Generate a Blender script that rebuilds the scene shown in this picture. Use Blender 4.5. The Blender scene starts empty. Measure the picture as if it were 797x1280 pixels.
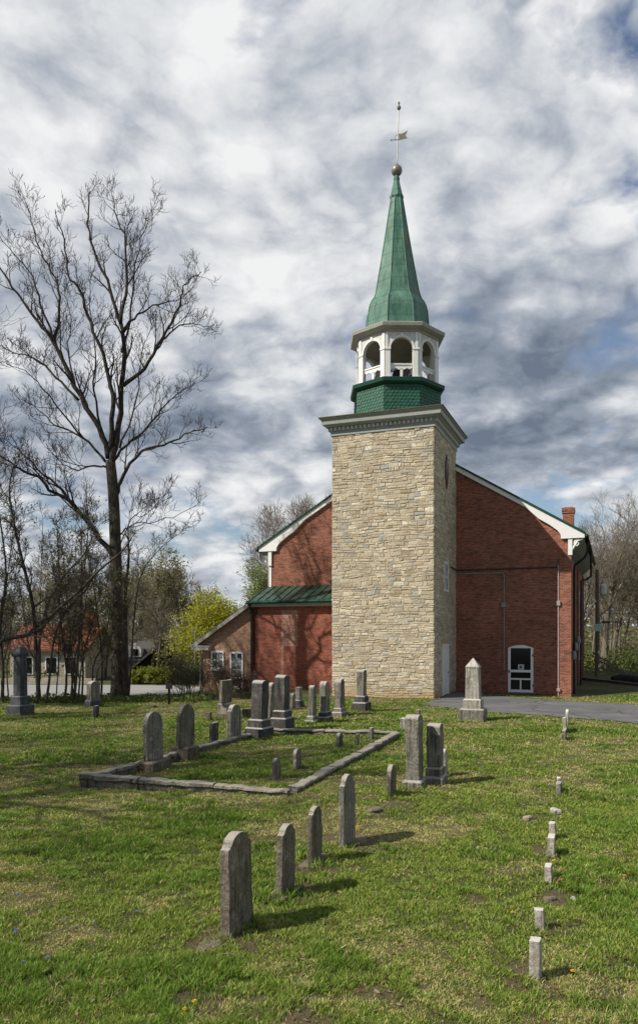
import bpy, bmesh, math, random
import numpy as np
from mathutils import Vector, Matrix, noise as mnoise
rnd = random.Random(7)
PI = math.pi
scene = bpy.context.scene
COL = scene.collection

# ------------------------------------------------------------------ frame
CX, HZ, F, CH = 398.5, 793.0, 950.0, 2.8          # survey constants of the view (photo pixels)
U = Vector((0.9328, -0.3604, 0)); D = Vector((0.3604, 0.9328, 0))
ANG = math.atan2(U.y, U.x)
P0 = Vector((6.764, 37.62, 0))                     # where tower side meets church front wall
def W(t, s, z=0): return P0 + U*t + D*s + Vector((0, 0, z))
def gp(px, py):                                    # pixel on level ground -> point
    Z = CH*F/(py-HZ); return Vector(((px-CX)*Z/F, Z, 0))
def at(px, py, Z): return Vector(((px-CX)*Z/F, Z, CH+(HZ-py)*Z/F))

# ------------------------------------------------------------------ numpy noise
_tab = np.random.RandomState(3).rand(256, 256)
def vnoise(x, y, s=0):
    x = np.asarray(x, float)+s*17.3; y = np.asarray(y, float)+s*9.1
    xi = np.floor(x).astype(int); yi = np.floor(y).astype(int)
    fx = x-xi; fy = y-yi; fx = fx*fx*(3-2*fx); fy = fy*fy*(3-2*fy)
    g = lambda a, b: _tab[a & 255, b & 255]
    return (g(xi, yi)*(1-fx)+g(xi+1, yi)*fx)*(1-fy)+(g(xi, yi+1)*(1-fx)+g(xi+1, yi+1)*fx)*fy
def fbm(x, y, o=4, s=0):
    v = 0; a = .5; t = 0
    x = np.asarray(x, float); y = np.asarray(y, float)
    for k in range(o):
        v = v+a*vnoise(x*2**k, y*2**k, s+k); t += a; a *= .55
    return v/t
def sst(a, b, x):
    t = np.clip((np.asarray(x, float)-a)/(b-a), 0, 1); return t*t*(3-2*t)
def H(x, y):
    x = np.asarray(x, float); y = np.asarray(y, float)
    und = (fbm(x*.45, y*.45, 2, 5)-.5)*.10*sst(36, 30, y)*sst(3, 6, y)
    path = sst(2.5, 4.5, x)*sst(22, 24.5, y)
    und = und*(1-path)
    drop = -.22*sst(32, 40, y-.25*np.minimum(x+8, 0)*0)*sst(-3, -7, x)
    drop = drop-.15*np.exp(-((x-12)**2+(y-35)**2)/10)
    hill = 5*sst(70, 200, y)
    return und+drop+hill
def Hs(x, y): return float(H(x, y))

# ------------------------------------------------------------------ mesh building
class MB:
    def __init__(s): s.v = []; s.f = []; s.c = []
    def add(s, vs, fs, col=None):
        o = len(s.v); s.v.extend([tuple(v) for v in vs]); s.f.extend([tuple(i+o for i in f) for f in fs])
        if col is not None: s.c.extend([col]*len(vs))
    def box(s, x0, x1, y0, y1, z0, z1, col=None):
        vs = [(x0,y0,z0),(x1,y0,z0),(x1,y1,z0),(x0,y1,z0),(x0,y0,z1),(x1,y0,z1),(x1,y1,z1),(x0,y1,z1)]
        s.add(vs, [(0,3,2,1),(4,5,6,7),(0,1,5,4),(1,2,6,5),(2,3,7,6),(3,0,4,7)], col)
    def prism(s, poly, axis, a, b):
        # poly: 2-D points; axis 'x' -> (y,z), 'y' -> (x,z), 'z' -> (x,y)
        def m(p, w): return (w,p[0],p[1]) if axis == 'x' else ((p[0],w,p[1]) if axis == 'y' else (p[0],p[1],w))
        n = len(poly); vs = [m(p, a) for p in poly]+[m(p, b) for p in poly]
        fs = [tuple(range(n-1,-1,-1)), tuple(range(n,2*n))]+[(i,(i+1)%n,n+(i+1)%n,n+i) for i in range(n)]
        s.add(vs, fs)
    def loft(s, rings, cap=True, closed=True):
        n = len(rings[0]); vs = [p for r in rings for p in r]; fs = []
        for k in range(len(rings)-1):
            for i in range(n if closed else n-1):
                j = (i+1) % n; fs.append((k*n+i, k*n+j, (k+1)*n+j, (k+1)*n+i))
        if cap: fs += [tuple(range(n-1,-1,-1)), tuple((len(rings)-1)*n+i for i in range(n))]
        s.add(vs, fs)
    def lathe(s, prof, n=16, c=(0,0), a0=0):
        s.loft([[(c[0]+r*math.cos(a0+2*PI*i/n), c[1]+r*math.sin(a0+2*PI*i/n), z) for i in range(n)] for r, z in prof])
    def tube(s, pts, rad, n=6, cap=True):
        pts = [Vector(p) for p in pts]; m = len(pts)
        if not hasattr(rad, '__len__'): rad = [rad]*m
        up = None; rings = []
        for i in range(m):
            d = (pts[min(i+1, m-1)]-pts[max(i-1, 0)])
            d = d.normalized() if d.length > 1e-9 else Vector((0,0,1))
            if up is None:
                up = d.cross(Vector((0.3,0.9,0.2))); up = up.normalized() if up.length > .05 else d.cross(Vector((1,0,0))).normalized()
            up = (up-d*up.dot(d)).normalized(); b = d.cross(up)
            rings.append([pts[i]+(up*math.cos(2*PI*k/n)+b*math.sin(2*PI*k/n))*rad[i] for k in range(n)])
        s.loft(rings, cap)
    def arr(s, V, Fa, C=None):                      # numpy bulk
        o = len(s.v); s.v.extend(map(tuple, V)); s.f.extend(map(tuple, np.asarray(Fa)+o))
        if C is not None: s.c.extend(map(tuple, C))

def boxuv(me):
    uv = me.uv_layers.new(name='UVMap').data
    n = len(me.loops)
    vi = np.empty(n, int); me.loops.foreach_get('vertex_index', vi)
    co = np.empty(len(me.vertices)*3); me.vertices.foreach_get('co', co); co = co.reshape(-1, 3)[vi]
    no = np.empty(len(me.polygons)*3); me.polygons.foreach_get('normal', no); no = np.abs(no.reshape(-1, 3))
    lt = np.empty(len(me.polygons), int); me.polygons.foreach_get('loop_total', lt)
    no = np.repeat(no, lt, axis=0)
    ax = np.argmax(no, axis=1)
    u = np.where(ax == 0, co[:,1], co[:,0]); v = np.where(ax == 2, co[:,1], co[:,2])
    uv.foreach_set('uv', np.stack([u, v], 1).ravel())

def obj(name, mb, mat, parent=None, smooth=False, bevel=0, fix=True, uv=True):
    me = bpy.data.meshes.new(name)
    me.from_pydata(mb.v, [], mb.f)
    if mb.c:
        ca = me.color_attributes.new('Col', 'FLOAT_COLOR', 'POINT')
        c = np.ones((len(mb.v), 4), np.float32); c[:, :3] = np.array(mb.c, np.float32)[:, :3]
        ca.data.foreach_set('color', c.ravel())
    if bevel or fix:
        bm = bmesh.new(); bm.from_mesh(me)
        if fix: bmesh.ops.recalc_face_normals(bm, faces=bm.faces)
        if bevel:
            es = [e for e in bm.edges if len(e.link_faces) == 2 and e.calc_face_angle(0) > .6]
            bmesh.ops.bevel(bm, geom=es, offset=bevel, segments=2, profile=.6, affect='EDGES', clamp_overlap=True)
        bm.to_mesh(me); bm.free()
    if smooth: me.polygons.foreach_set('use_smooth', [True]*len(me.polygons))
    if uv: boxuv(me)
    me.materials.append(mat); me.update()
    o = bpy.data.objects.new(name, me); COL.objects.link(o)
    if parent: o.parent = parent
    return o
def tag(o, label, cat, group=None):
    o['label'] = label; o['category'] = cat
    if group: o['group'] = group
    return o
def thing(name, label, cat, loc=(0,0,0), rz=0, group=None):
    o = bpy.data.objects.new(name, None); COL.objects.link(o); o.location = loc; o.rotation_euler = (0,0,rz)
    o.empty_display_size = .3
    return tag(o, label, cat, group)
def kids(o): return [c for c in o.children]
def dup(o, loc, rz, sc, label, group, parent=None):
    c = o.copy(); COL.objects.link(c); c.parent = parent
    if parent is None:
        c.location = loc; c.rotation_euler = (0,0,rz); c.scale = sc; c['label'] = label; c['group'] = group
    for ch in kids(o): dup(ch, None, 0, None, None, None, c)
    return c

# ------------------------------------------------------------------ materials
class N:
    def __init__(s, name):
        s.m = bpy.data.materials.new(name); s.m.use_nodes = True; s.t = s.m.node_tree
        s.b = s.t.nodes['Principled BSDF']; s.b.inputs['Specular IOR Level'].default_value = .25
    def n(s, typ, **kw):
        x = s.t.nodes.new(typ)
        for k, v in kw.items():
            if k.startswith('_'): setattr(x, k[1:], v)
            else: s.put(x, k, v)
        return x
    def put(s, x, k, v):
        k = k.replace('__', ' ')
        i = x.inputs[int(k[1:])] if k[0] == 'i' and k[1:].isdigit() else x.inputs[k]
        if isinstance(v, bpy.types.NodeSocket): s.t.links.new(v, i)
        else: i.default_value = v
    def noise(s, vec, scale, detail=5, rough=.6, dist=0):
        return s.n('ShaderNodeTexNoise', Vector=vec, Scale=scale, Detail=detail, Roughness=rough, Distortion=dist).outputs['Fac']
    def ramp(s, fac, stops):
        r = s.n('ShaderNodeValToRGB', Fac=fac); e = r.color_ramp.elements
        while len(e) < len(stops): e.new(.5)
        for el, (p, c) in zip(e, stops): el.position = p; el.color = (c if hasattr(c, '__len__') else (c,c,c)) if False else ((*c, 1) if hasattr(c, '__len__') else (c,c,c,1))
        return r.outputs['Color']
    def mix(s, f, a, b, mode='MIX'):
        x = s.n('ShaderNodeMix', _data_type='RGBA', _blend_type=mode)
        for i, v in ((0, f), (6, a), (7, b)):
            if isinstance(v, bpy.types.NodeSocket): s.t.links.new(v, x.inputs[i])
            else: x.inputs[i].default_value = (*v, 1) if hasattr(v, '__len__') and len(v) == 3 else v
        return x.outputs[2]
    def math(s, op, a, b=0):
        return s.n('ShaderNodeMath', _operation=op, i0=a, i1=b).outputs[0]
    def sep(s, v): return s.n('ShaderNodeSeparateXYZ', Vector=v).outputs
    def bump(s, h, strength=.5, dist=.02, normal=None):
        b = s.n('ShaderNodeBump', Height=h, Strength=strength, Distance=dist)
        if normal: s.t.links.new(normal, b.inputs['Normal'])
        s.t.links.new(b.outputs[0], s.b.inputs['Normal']); return b.outputs[0]
    def col(s, c, rough=.8, metal=0):
        if isinstance(c, bpy.types.NodeSocket): s.t.links.new(c, s.b.inputs['Base Color'])
        else: s.b.inputs['Base Color'].default_value = (*c, 1)
        if isinstance(rough, bpy.types.NodeSocket): s.t.links.new(rough, s.b.inputs['Roughness'])
        else: s.b.inputs['Roughness'].default_value = rough
        s.b.inputs['Metallic'].default_value = metal
        return s.m
    @property
    def pos(s): return s.n('ShaderNodeNewGeometry').outputs['Position']
    @property
    def nor(s): return s.n('ShaderNodeNewGeometry').outputs['Normal']
    @property
    def uv(s): return s.n('ShaderNodeTexCoord').outputs['UV']
    def scaled(s, v, sc): return s.n('ShaderNodeMapping', Vector=v, Scale=sc).outputs[0]

def weathered(name, base, rough=.7, amt=.25, scale=3, metal=0, dirt=(.05,.045,.035), streak=True, bump=.2):
    k = N(name); p = k.pos
    a = k.noise(p, scale, 6, .65); b = k.noise(k.scaled(p, (6,6,.7)), scale, 4, .6)
    c = k.mix(k.math('MULTIPLY', k.ramp(a, [(.35,0),(.75,1)]), amt), base, dirt)
    if streak: c = k.mix(k.math('MULTIPLY', k.ramp(b, [(.5,0),(.8,1)]), amt*1.2), c, dirt)
    k.bump(a, bump, .01)
    return k.col(c, rough, metal)

def grave_mat(name, lo, hi, dark, top, lich=None, rough=.9):
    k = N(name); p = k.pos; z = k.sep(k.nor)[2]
    a = k.noise(p, 2.3, 8, .7); f = k.noise(p, 26, 5, .7); st = k.noise(k.scaled(p, (9,9,.8)), 1.6, 5, .65)
    c = k.mix(k.ramp(a, [(.35,0),(.65,1)]), lo, hi)
    c = k.mix(k.ramp(f, [(.34,.6),(.52,0)]), c, dark); pm = k.noise(p, 5.5, 7, .75); c = k.mix(k.ramp(pm, [(.54,0),(.64,.6)]), c, tuple(min(q*1.75,.7) for q in hi)); pf = k.noise(p, 34, 4, .7); c = k.mix(k.ramp(pf, [(.58,0),(.66,.5)]), c, tuple(min(q*1.5,.7) for q in hi))
    c = k.mix(k.math('MULTIPLY', k.ramp(st, [(.48,0),(.62,1)]), .75), c, dark)
    if lich:
        l = k.noise(p, 9, 6, .75); c = k.mix(k.math('MULTIPLY', k.ramp(l, [(.58,0),(.66,1)]), .6), c, lich)
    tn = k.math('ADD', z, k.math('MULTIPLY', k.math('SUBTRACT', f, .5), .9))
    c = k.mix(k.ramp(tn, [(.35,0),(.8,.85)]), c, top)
    h = k.math('ADD', k.math('MULTIPLY', a, .5), f); k.bump(h, .8, .03)
    return k.col(c, rough)

def brick_mat(name, c1, c2, mortar, stain=(.05,.03,.025), msize=.012, light=None):
    k = N(name); uv = k.uv; p = k.pos
    wv = k.n('ShaderNodeVectorMath', _operation='ADD')
    k.t.links.new(uv, wv.inputs[0])
    sn = k.n('ShaderNodeTexNoise', Vector=uv, Scale=1.3); sv = k.n('ShaderNodeVectorMath', _operation='SCALE', Scale=.02, Vector=sn.outputs['Color'])
    k.t.links.new(sv.outputs[0], wv.inputs[1])
    b = k.n('ShaderNodeTexBrick', Vector=wv.outputs[0], Color1=(*c1,1), Color2=(*c2,1), Mortar=(*mortar,1), Scale=1)
    b.inputs['Mortar Size'].default_value = msize; b.inputs['Brick Width'].default_value = .215; b.inputs['Row Height'].default_value = .075
    b.inputs['Mortar Smooth'].default_value = .3; b.inputs['Bias'].default_value = 0
    a = k.noise(p, .55, 7, .7); a2 = k.noise(k.scaled(p, (2.4,2.4,8)), 1, 6, .75)
    c = k.mix(k.math('MULTIPLY', k.ramp(a, [(.38,0),(.68,1)]), .4), b.outputs['Color'], stain)
    c = k.mix(k.ramp(a2, [(.34,.5),(.52,0)]), c, stain)
    a3 = k.noise(k.scaled(p, (4.5,4.5,13)), 1, 2, .5); c = k.mix(k.ramp(a3, [(.35,.5),(.48,0)]), c, stain); c = k.mix(k.ramp(a3, [(.58,0),(.75,.3)]), c, mortar)
    if light: c = k.mix(k.ramp(k.noise(k.scaled(p, (1.2,1.2,3)), 1.7, 7, .8), [(.56,0),(.66,.55)]), c, light)
    h = k.math('ADD', k.math('MULTIPLY', b.outputs['Fac'], -1), k.noise(p, 30, 3)); k.bump(h, .5, .012)
    return k.col(c, .9)

M = {}
M['brick'] = brick_mat('dark_red_brick', (.46,.135,.074), (.27,.075,.047), (.38,.26,.19), (.07,.035,.028))
M['brick_red'] = brick_mat('painted_red_brick', (.41,.115,.065), (.26,.07,.044), (.36,.19,.135), (.14,.045,.032), light=(.36,.18,.13))
M['brick_orange'] = brick_mat('orange_brick', (.50,.26,.15), (.36,.175,.105), (.52,.43,.33), (.24,.12,.08))
M['brick_pale'] = brick_mat('patched_brick', (.47,.23,.16), (.36,.14,.09), (.52,.38,.29), (.25,.11,.08), light=(.58,.44,.35))
M['brick_patch'] = brick_mat('brick_infill', (.36,.125,.07), (.25,.085,.05), (.32,.22,.15), (.1,.05,.035))
k = N('limestone_block'); at_ = k.n('ShaderNodeAttribute', _attribute_name='Col'); p = k.pos
f = k.noise(p, 14, 6, .75); g = k.noise(p, 1.1, 5, .6); zz = k.sep(p)[2]
c = k.mix(k.ramp(f, [(.3,.5),(.58,0)]), at_.outputs['Color'], (.22,.175,.12))
c = k.mix(k.math('MULTIPLY', k.ramp(g, [(.48,0),(.75,1)]), .3), c, (.2,.17,.13))
lowz = k.math('ADD', zz, k.math('MULTIPLY', k.noise(p, 1.5, 4), 1.0))
c = k.mix(k.ramp(lowz, [(.55,.7),(1.0,0)]), c, (.42,.27,.11))
k.bump(k.math('ADD', f, k.math('MULTIPLY', k.noise(k.scaled(p, (1,1,2.2)), 7, 5, .7), 1.2)), .6, .04); M['stone'] = k.col(c, .92)
M['mortar'] = weathered('lime_mortar', (.56,.49,.37), .95, .35, 5, dirt=(.16,.12,.08), streak=False)
M['white'] = weathered('white_paint', (.86,.86,.84), .5, .12, 6, dirt=(.3,.29,.26))
M['white_old'] = weathered('weathered_white_paint', (.70,.69,.66), .6, .35, 5, dirt=(.22,.2,.17))
M['grey_paint'] = weathered('grey_cornice_paint', (.38,.40,.375), .6, .3, 3, dirt=(.14,.14,.12))
M['soffit'] = weathered('grey_green_soffit', (.27,.29,.25), .7, .45, 3, dirt=(.10,.10,.08))
M['grey_light'] = weathered('pale_grey_dentil_paint', (.58,.59,.57), .6, .2, 3, dirt=(.2,.2,.18))
M['taupe'] = weathered('taupe_trim', (.40,.385,.34), .6, .3, 3, dirt=(.13,.12,.10))
M['moss'] = weathered('mossy_roof_edge', (.14,.125,.06), .9, .5, 5, dirt=(.05,.05,.03))
M['shingle'] = weathered('green_shingle', (.026,.10,.068), .55, .35, 4, dirt=(.10,.22,.15), streak=False)
M['green_dark'] = weathered('dark_green_trim', (.012,.062,.042), .45, .3, 4, dirt=(.03,.09,.06))
M['green_roof'] = weathered('green_metal_roof', (.035,.085,.06), .4, .45, 2.2, dirt=(.06,.07,.05))
k = N('green_spire_metal'); p = k.pos
a = k.noise(p, 1.1, 7, .7); a2 = k.noise(k.scaled(p, (4,4,.6)), 1.4, 6, .7); r = k.noise(p, .9, 6, .75)
c = k.mix(k.ramp(a, [(.3,0),(.7,1)]), (.03,.105,.072), (.12,.25,.185))
c = k.mix(k.ramp(a2, [(.45,0),(.7,.6)]), c, (.20,.32,.24))
c = k.mix(k.ramp(k.noise(k.scaled(p, (7,7,.35)), 1.2, 5, .7), [(.52,0),(.68,.75)]), c, (.022,.075,.052)); c = k.mix(k.ramp(r, [(.6,0),(.68,.8)]), c, (.22,.17,.085))
sm = k.math('FRACT', k.math('MULTIPLY', k.sep(p)[2], 1.55)); c = k.mix(k.ramp(sm, [(.0,.55),(.045,0)]), c, (.012,.06,.045))
k.bump(k.math('ADD', a2, k.ramp(sm, [(0,0),(.05,1)])), .35, .02); M['spire'] = k.col(c, .5)
M['lead'] = weathered('dull_grey_metal', (.30,.28,.25), .45, .5, 6, .4, dirt=(.12,.10,.08))
M['gold'] = weathered('dull_gilt', (.36,.36,.22), .4, .3, 6, .5)
M['iron'] = weathered('dark_iron', (.035,.033,.03), .6, .2, 6)
M['bronze'] = weathered('bell_bronze', (.06,.055,.04), .5, .3, 6, .5)
M['inside'] = weathered('grey_board', (.30,.28,.24), .9, .3, 4)  # grey board tone for the belfry floor and ceiling
M['rust'] = weathered('rusty_wood', (.16,.055,.025), .9, .5, 9, dirt=(.03,.015,.01))
M['black'] = weathered('black_metal', (.018,.018,.02), .45, .3, 5)
M['conduit'] = weathered('galvanised_conduit', (.30,.30,.31), .5, .3, 6, .3)
M['pinkpipe'] = weathered('painted_pipe', (.42,.33,.33), .6, .3, 6)
M['sheet'] = weathered('pale_paper', (.55,.6,.63), .8, .1, 9)
k = N('dark_window_glass'); k.b.inputs['Specular IOR Level'].default_value = .25; M['glass'] = k.col((.006,.007,.010), .08)
k = N('grey_window_glass'); k.b.inputs['Specular IOR Level'].default_value = .6
M['glass2'] = k.col(k.mix(k.ramp(k.noise(k.pos, 3.5, 3), [(.45,0),(.55,1)]), (.04,.05,.055), (.34,.38,.39)), .12)
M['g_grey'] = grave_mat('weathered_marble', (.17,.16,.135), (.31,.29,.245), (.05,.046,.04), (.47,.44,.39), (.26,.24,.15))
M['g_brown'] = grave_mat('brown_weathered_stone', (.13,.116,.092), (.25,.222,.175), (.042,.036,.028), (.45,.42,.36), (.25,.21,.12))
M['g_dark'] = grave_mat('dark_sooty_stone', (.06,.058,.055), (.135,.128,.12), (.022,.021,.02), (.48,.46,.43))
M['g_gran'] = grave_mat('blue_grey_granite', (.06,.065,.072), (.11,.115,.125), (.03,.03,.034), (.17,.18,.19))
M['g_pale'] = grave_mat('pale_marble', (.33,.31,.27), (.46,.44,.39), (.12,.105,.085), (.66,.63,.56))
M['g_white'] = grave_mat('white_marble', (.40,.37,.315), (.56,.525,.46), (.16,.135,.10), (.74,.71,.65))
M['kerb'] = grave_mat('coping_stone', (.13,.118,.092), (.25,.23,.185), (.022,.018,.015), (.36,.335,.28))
M['conc'] = grave_mat('stone_footing', (.115,.093,.07), (.19,.16,.12), (.045,.037,.028), (.20,.17,.13))
k = N('asphalt'); p = k.pos; a = k.noise(p, .6, 6, .65); f = k.noise(p, 45, 3, .7)
c = k.mix(k.ramp(a, [(.3,0),(.7,1)]), (.115,.115,.118), (.205,.205,.207)); c = k.mix(k.ramp(f, [(.3,.35),(.6,0)]), c, (.06,.06,.065))
cr = k.n('ShaderNodeTexVoronoi', _feature='DISTANCE_TO_EDGE', Vector=k.n('ShaderNodeVectorMath', _operation='ADD', i0=p, i1=k.n('ShaderNodeTexNoise', Vector=p, Scale=1.2).outputs['Color']).outputs[0], Scale=.33)
c = k.mix(k.ramp(cr.outputs['Distance'], [(0,.8),(.022,0)]), c, (.045,.045,.045))
k.bump(f, .4, .01); M['asphalt'] = k.col(c, .9)
k = N('ground_soil'); at_ = k.n('ShaderNodeAttribute', _attribute_name='Col'); p = k.pos
f = k.noise(p, 22, 6, .75); f2 = k.noise(p, 5, 5, .7)
c = k.mix(k.ramp(f, [(.35,.65),(.65,0)]), at_.outputs['Color'], (.03,.028,.014)); c = k.mix(k.ramp(f2, [(.55,0),(.75,.4)]), c, (.19,.155,.085))
k.bump(f, .8, .03); M['ground'] = k.col(c, .95)
def leafm(name, rough=.6, trans=.35, mul=1):
    k = N(name); a = k.n('ShaderNodeAttribute', _attribute_name='Col').outputs['Color']
    k.col(a, rough); k.b.inputs['Specular IOR Level'].default_value = .2
    tr = k.n('ShaderNodeBsdfTranslucent', Color=a); mx = k.n('ShaderNodeMixShader', Fac=trans, i1=k.b.outputs[0], i2=tr.outputs[0])
    k.t.links.new(mx.outputs[0], k.t.nodes['Material Output'].inputs[0]); return k.m
M['grass'] = leafm('grass_blade', .6, .35); M['leaf'] = leafm('leaf', .6, .4)
def bark(name, lo, hi):
    k = N(name); p = k.pos; a = k.noise(k.scaled(p, (1,1,.18)), 14, 6, .7); b = k.noise(p, .8, 4)
    c = k.mix(k.ramp(a, [(.35,0),(.65,1)]), lo, hi); c = k.mix(k.math('MULTIPLY', b, .25), c, (.10,.09,.065)); k.bump(a, .9, .05); return k.col(c, .95)
M['bark'] = bark('grey_brown_bark', (.022,.019,.016), (.125,.106,.086))
M['bark_twig'] = bark('dark_twig_bark', (.02,.0175,.015), (.065,.056,.047))
M['bark_pale'] = bark('pale_bark', (.11,.095,.075), (.25,.215,.17))
M['twig'] = bark('twig_bark', (.045,.038,.031), (.115,.096,.08))
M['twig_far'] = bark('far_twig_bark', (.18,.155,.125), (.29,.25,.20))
M['wood_grey'] = bark('weathered_pole', (.12,.085,.055), (.24,.18,.13))
M['tile'] = brick_mat('red_roof_tile', (.36,.12,.075), (.25,.085,.055), (.15,.06,.045), (.2,.08,.05))
M['rubble'] = brick_mat('pale_rubble_wall', (.5,.46,.36), (.38,.34,.26), (.55,.52,.44), (.2,.18,.13))
M['roof_grey'] = brick_mat('grey_shingle_roof', (.16,.15,.145), (.11,.105,.10), (.06,.06,.06), (.07,.07,.065))
M['darkwood'] = weathered('black_timber', (.012,.011,.011), .8, .2, 3)
M['dirt'] = weathered('dirt_path', (.36,.32,.26), .95, .4, 2, streak=False, dirt=(.15,.13,.1))
M['mint'] = weathered('pale_green_board', (.42,.58,.48), .6, .1, 6)
M['yellow'] = weathered('yellow_petal', (.72,.48,.02), .7, .1, 60, dirt=(.5,.25,.01), streak=False)
M['violet'] = weathered('violet_petal', (.12,.09,.42), .7, .1, 60, streak=False)
M['stem'] = weathered('green_stem', (.09,.14,.03), .7, .1, 60, streak=False)
M['rock'] = grave_mat('field_stone', (.22,.19,.15), (.36,.31,.25), (.1,.08,.06), (.42,.38,.31))
M['amber'] = weathered('ochre_stone', (.42,.24,.09), .9, .4, 20, streak=False)

# ------------------------------------------------------------------ lawn fields
KA, KB, KC, KD = Vector((-4.33,13.9,0)), Vector((-.53,13.17,0)), Vector((2.17,20.85,0)), Vector((-1.5,21.7,0))
PATHB = [(526,881.5),(565,886),(609,890.6),(660,893.5),(709,897.5),(760,901),(800,905.5),(860,913),(960,926)]
PATHT = [(571,864.5),(600,868.3),(640,870.6),(680,873.2),(715,875.3),(760,878.3),(800,882),(860,886),(960,892)]
PB = [gp(*p) for p in PATHB]; PT = [gp(*p) for p in PATHT]
soil_spots = [(x, y, r) for (px, py, r) in [(290,1172,.34),(262,1182,.2),(360,1112,.4),(398,1080,.38),(440,1052,.36),(490,1004,.2),(500,1010,.3),(470,1015,.22),(655,1215,.22),(672,1160,.15),
   (684,1102,.18),(678,1066,.26),(697,990,.25),(660,1024,.16),(668,1026,.14),(716,948,.2),(735,975,.25),(190,968,.3),(250,1248,.22),(330,1262,.25),(380,1268,.28),(165,1240,.18),(470,1245,.2),(590,1120,.15),(726,1000,.25),(700,1120,.25),(712,1168,.2),(345,978,.2),(370,966,.2),(520,990,.3),(545,984,.3),(640,1230,.2)]
   for x, y in [gp(px, py)[:2]]]
def fields(x, y):
    dead = sst(.465, .62, fbm(x*.55, y*.55, 4, 11)*.55+fbm(x*3.1, y*3.1, 4, 21)*.45)
    lush = sst(.50, .62, fbm(x*.8+5, y*.8, 4, 31))
    s0 = fbm(x*4, y*4, 3, 41)
    soil = sst(.70, .80, fbm(x*1.5, y*1.5, 4, 51))*.55
    for sx, sy, r in soil_spots:
        dd = np.sqrt((x-sx)**2+((y-sy)*.8)**2)/r; soil = np.maximum(soil, sst(1.35, .5, dd+(s0-.5)*2.0)*.95)
    return dead, lush, soil
def mixc(a, b, t): return a*(1-t[:, None])+np.array(b)*t[:, None]

# ground: one sheet to the horizon
def axis(a, b, step, far, g):
    m = list(np.arange(a, b+1e-6, step)); st = step; v = b; hi = []
    while v < far[1]: st *= g; v += st; hi.append(v)
    st = step; v = a; lo = []
    while v > far[0]: st *= g; v -= st; lo.append(v)
    return np.array(lo[::-1]+m+hi)
xs = axis(-11, 12, .13, (-900, 900), 1.13); ys = axis(4.5, 37, .13, (-60, 1500), 1.13)
gx, gy = np.meshgrid(xs, ys); X = gx.ravel(); Y = gy.ravel(); Zg = H(X, Y)
d_, l_, s_ = fields(X, Y)
gc = np.tile(np.array([.085,.10,.028]), (len(X), 1))
gc = mixc(gc, (.20,.165,.08), d_*.85); gc = mixc(gc, (.055,.085,.02), l_*.6); gc = mixc(gc, (.17,.12,.075), s_*.85)
nx, ny = len(xs), len(ys)
I = np.arange((ny-1)*nx).reshape(ny-1, nx)[:, :-1].ravel()
mb = MB(); mb.arr(np.stack([X, Y, Zg], 1), np.stack([I, I+1, I+nx+1, I+nx], 1), gc)
o = obj('ground', mb, M['ground'], smooth=True, fix=False, uv=False); o['kind'] = 'structure'

def strip(name, A, B, mat, lift, nseg=10):
    mb = MB(); rows = []
    def samp(L, k, n=60):
        t = k/n*(len(L)-1); i = min(int(t), len(L)-2); return L[i].lerp(L[i+1], t-i)
    n = 60
    for k in range(n+1):
        a = samp(A, k, n); b = samp(B, k, n); row = []
        for j in range(nseg+1):
            q = a.lerp(b, j/nseg); e_ = (abs(j/nseg-.5)*2)**6*.16; q = q+Vector((mnoise.noise(Vector((k*.9,j,lift*90)))*e_, mnoise.noise(Vector((k*.9+40,j,lift*90)))*e_, 0)); row.append((q.x, q.y, Hs(q.x, q.y)+lift))
        rows.append(row)
    mb.loft(rows, cap=False, closed=False)
    o = obj(name, mb, mat, smooth=True, fix=False, uv=False); o['kind'] = 'structure'; return o
strip('asphalt_path', PB, PT, M['asphalt'], .022)
RA = [Vector(p) for p in [(-60,34.6,0),(-30,34.0,0),(-18,33.6,0),(-11.5,34.2,0),(-7.6,36.6,0),(-6.2,39.6,0)]]
RB = [Vector(p) for p in [(-60,47,0),(-30,46,0),(-18,45.2,0),(-11.5,45.0,0),(-8.2,44.4,0),(-6.4,43.2,0)]]
k = N('worn_road'); p = k.pos; M['road'] = k.col(k.mix(k.noise(p, .7, 6, .65), (.24,.24,.24), (.36,.355,.34)), .9)
strip('road', RA, RB, M['road'], .03)
strip('dirt_path', [Vector((-8.6,33.4,0)),Vector((-5,34.2,0))], [Vector((-8.6,33.9,0)),Vector((-5,34.9,0))], M['dirt'], .045, 3)

# fallen leaves and thatch bits
mb = MB()
for i in range(2600):
    y = math.exp(rnd.uniform(math.log(4.8), math.log(22))); x = rnd.uniform(-.48, .48)*y
    r = rnd.uniform(.006, .019)*max(1, y/9); a = rnd.uniform(0, 2*PI); z = Hs(x, y)+.012+rnd.uniform(0, .02)
    c = rnd.choice([(.22,.12,.06),(.30,.19,.10),(.36,.29,.19),(.16,.09,.05)])
    e = rnd.uniform(1.3, 2.6)
    vs = [(x+math.cos(a+q)*r*(e if j % 2 == 0 else .7), y+math.sin(a+q)*r*(e if j % 2 == 0 else .7), z+rnd.uniform(-.004, .012)) for j, q in enumerate((0, PI/2, PI, 3*PI/2))]
    mb.add(vs, [(0,1,2),(0,2,3)], c)
o = obj('fallen_leaves', mb, M['leaf'], fix=False, uv=False); o['kind'] = 'stuff'; tag(o, 'small dry brown leaves scattered through the grass', 'leaves')

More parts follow.
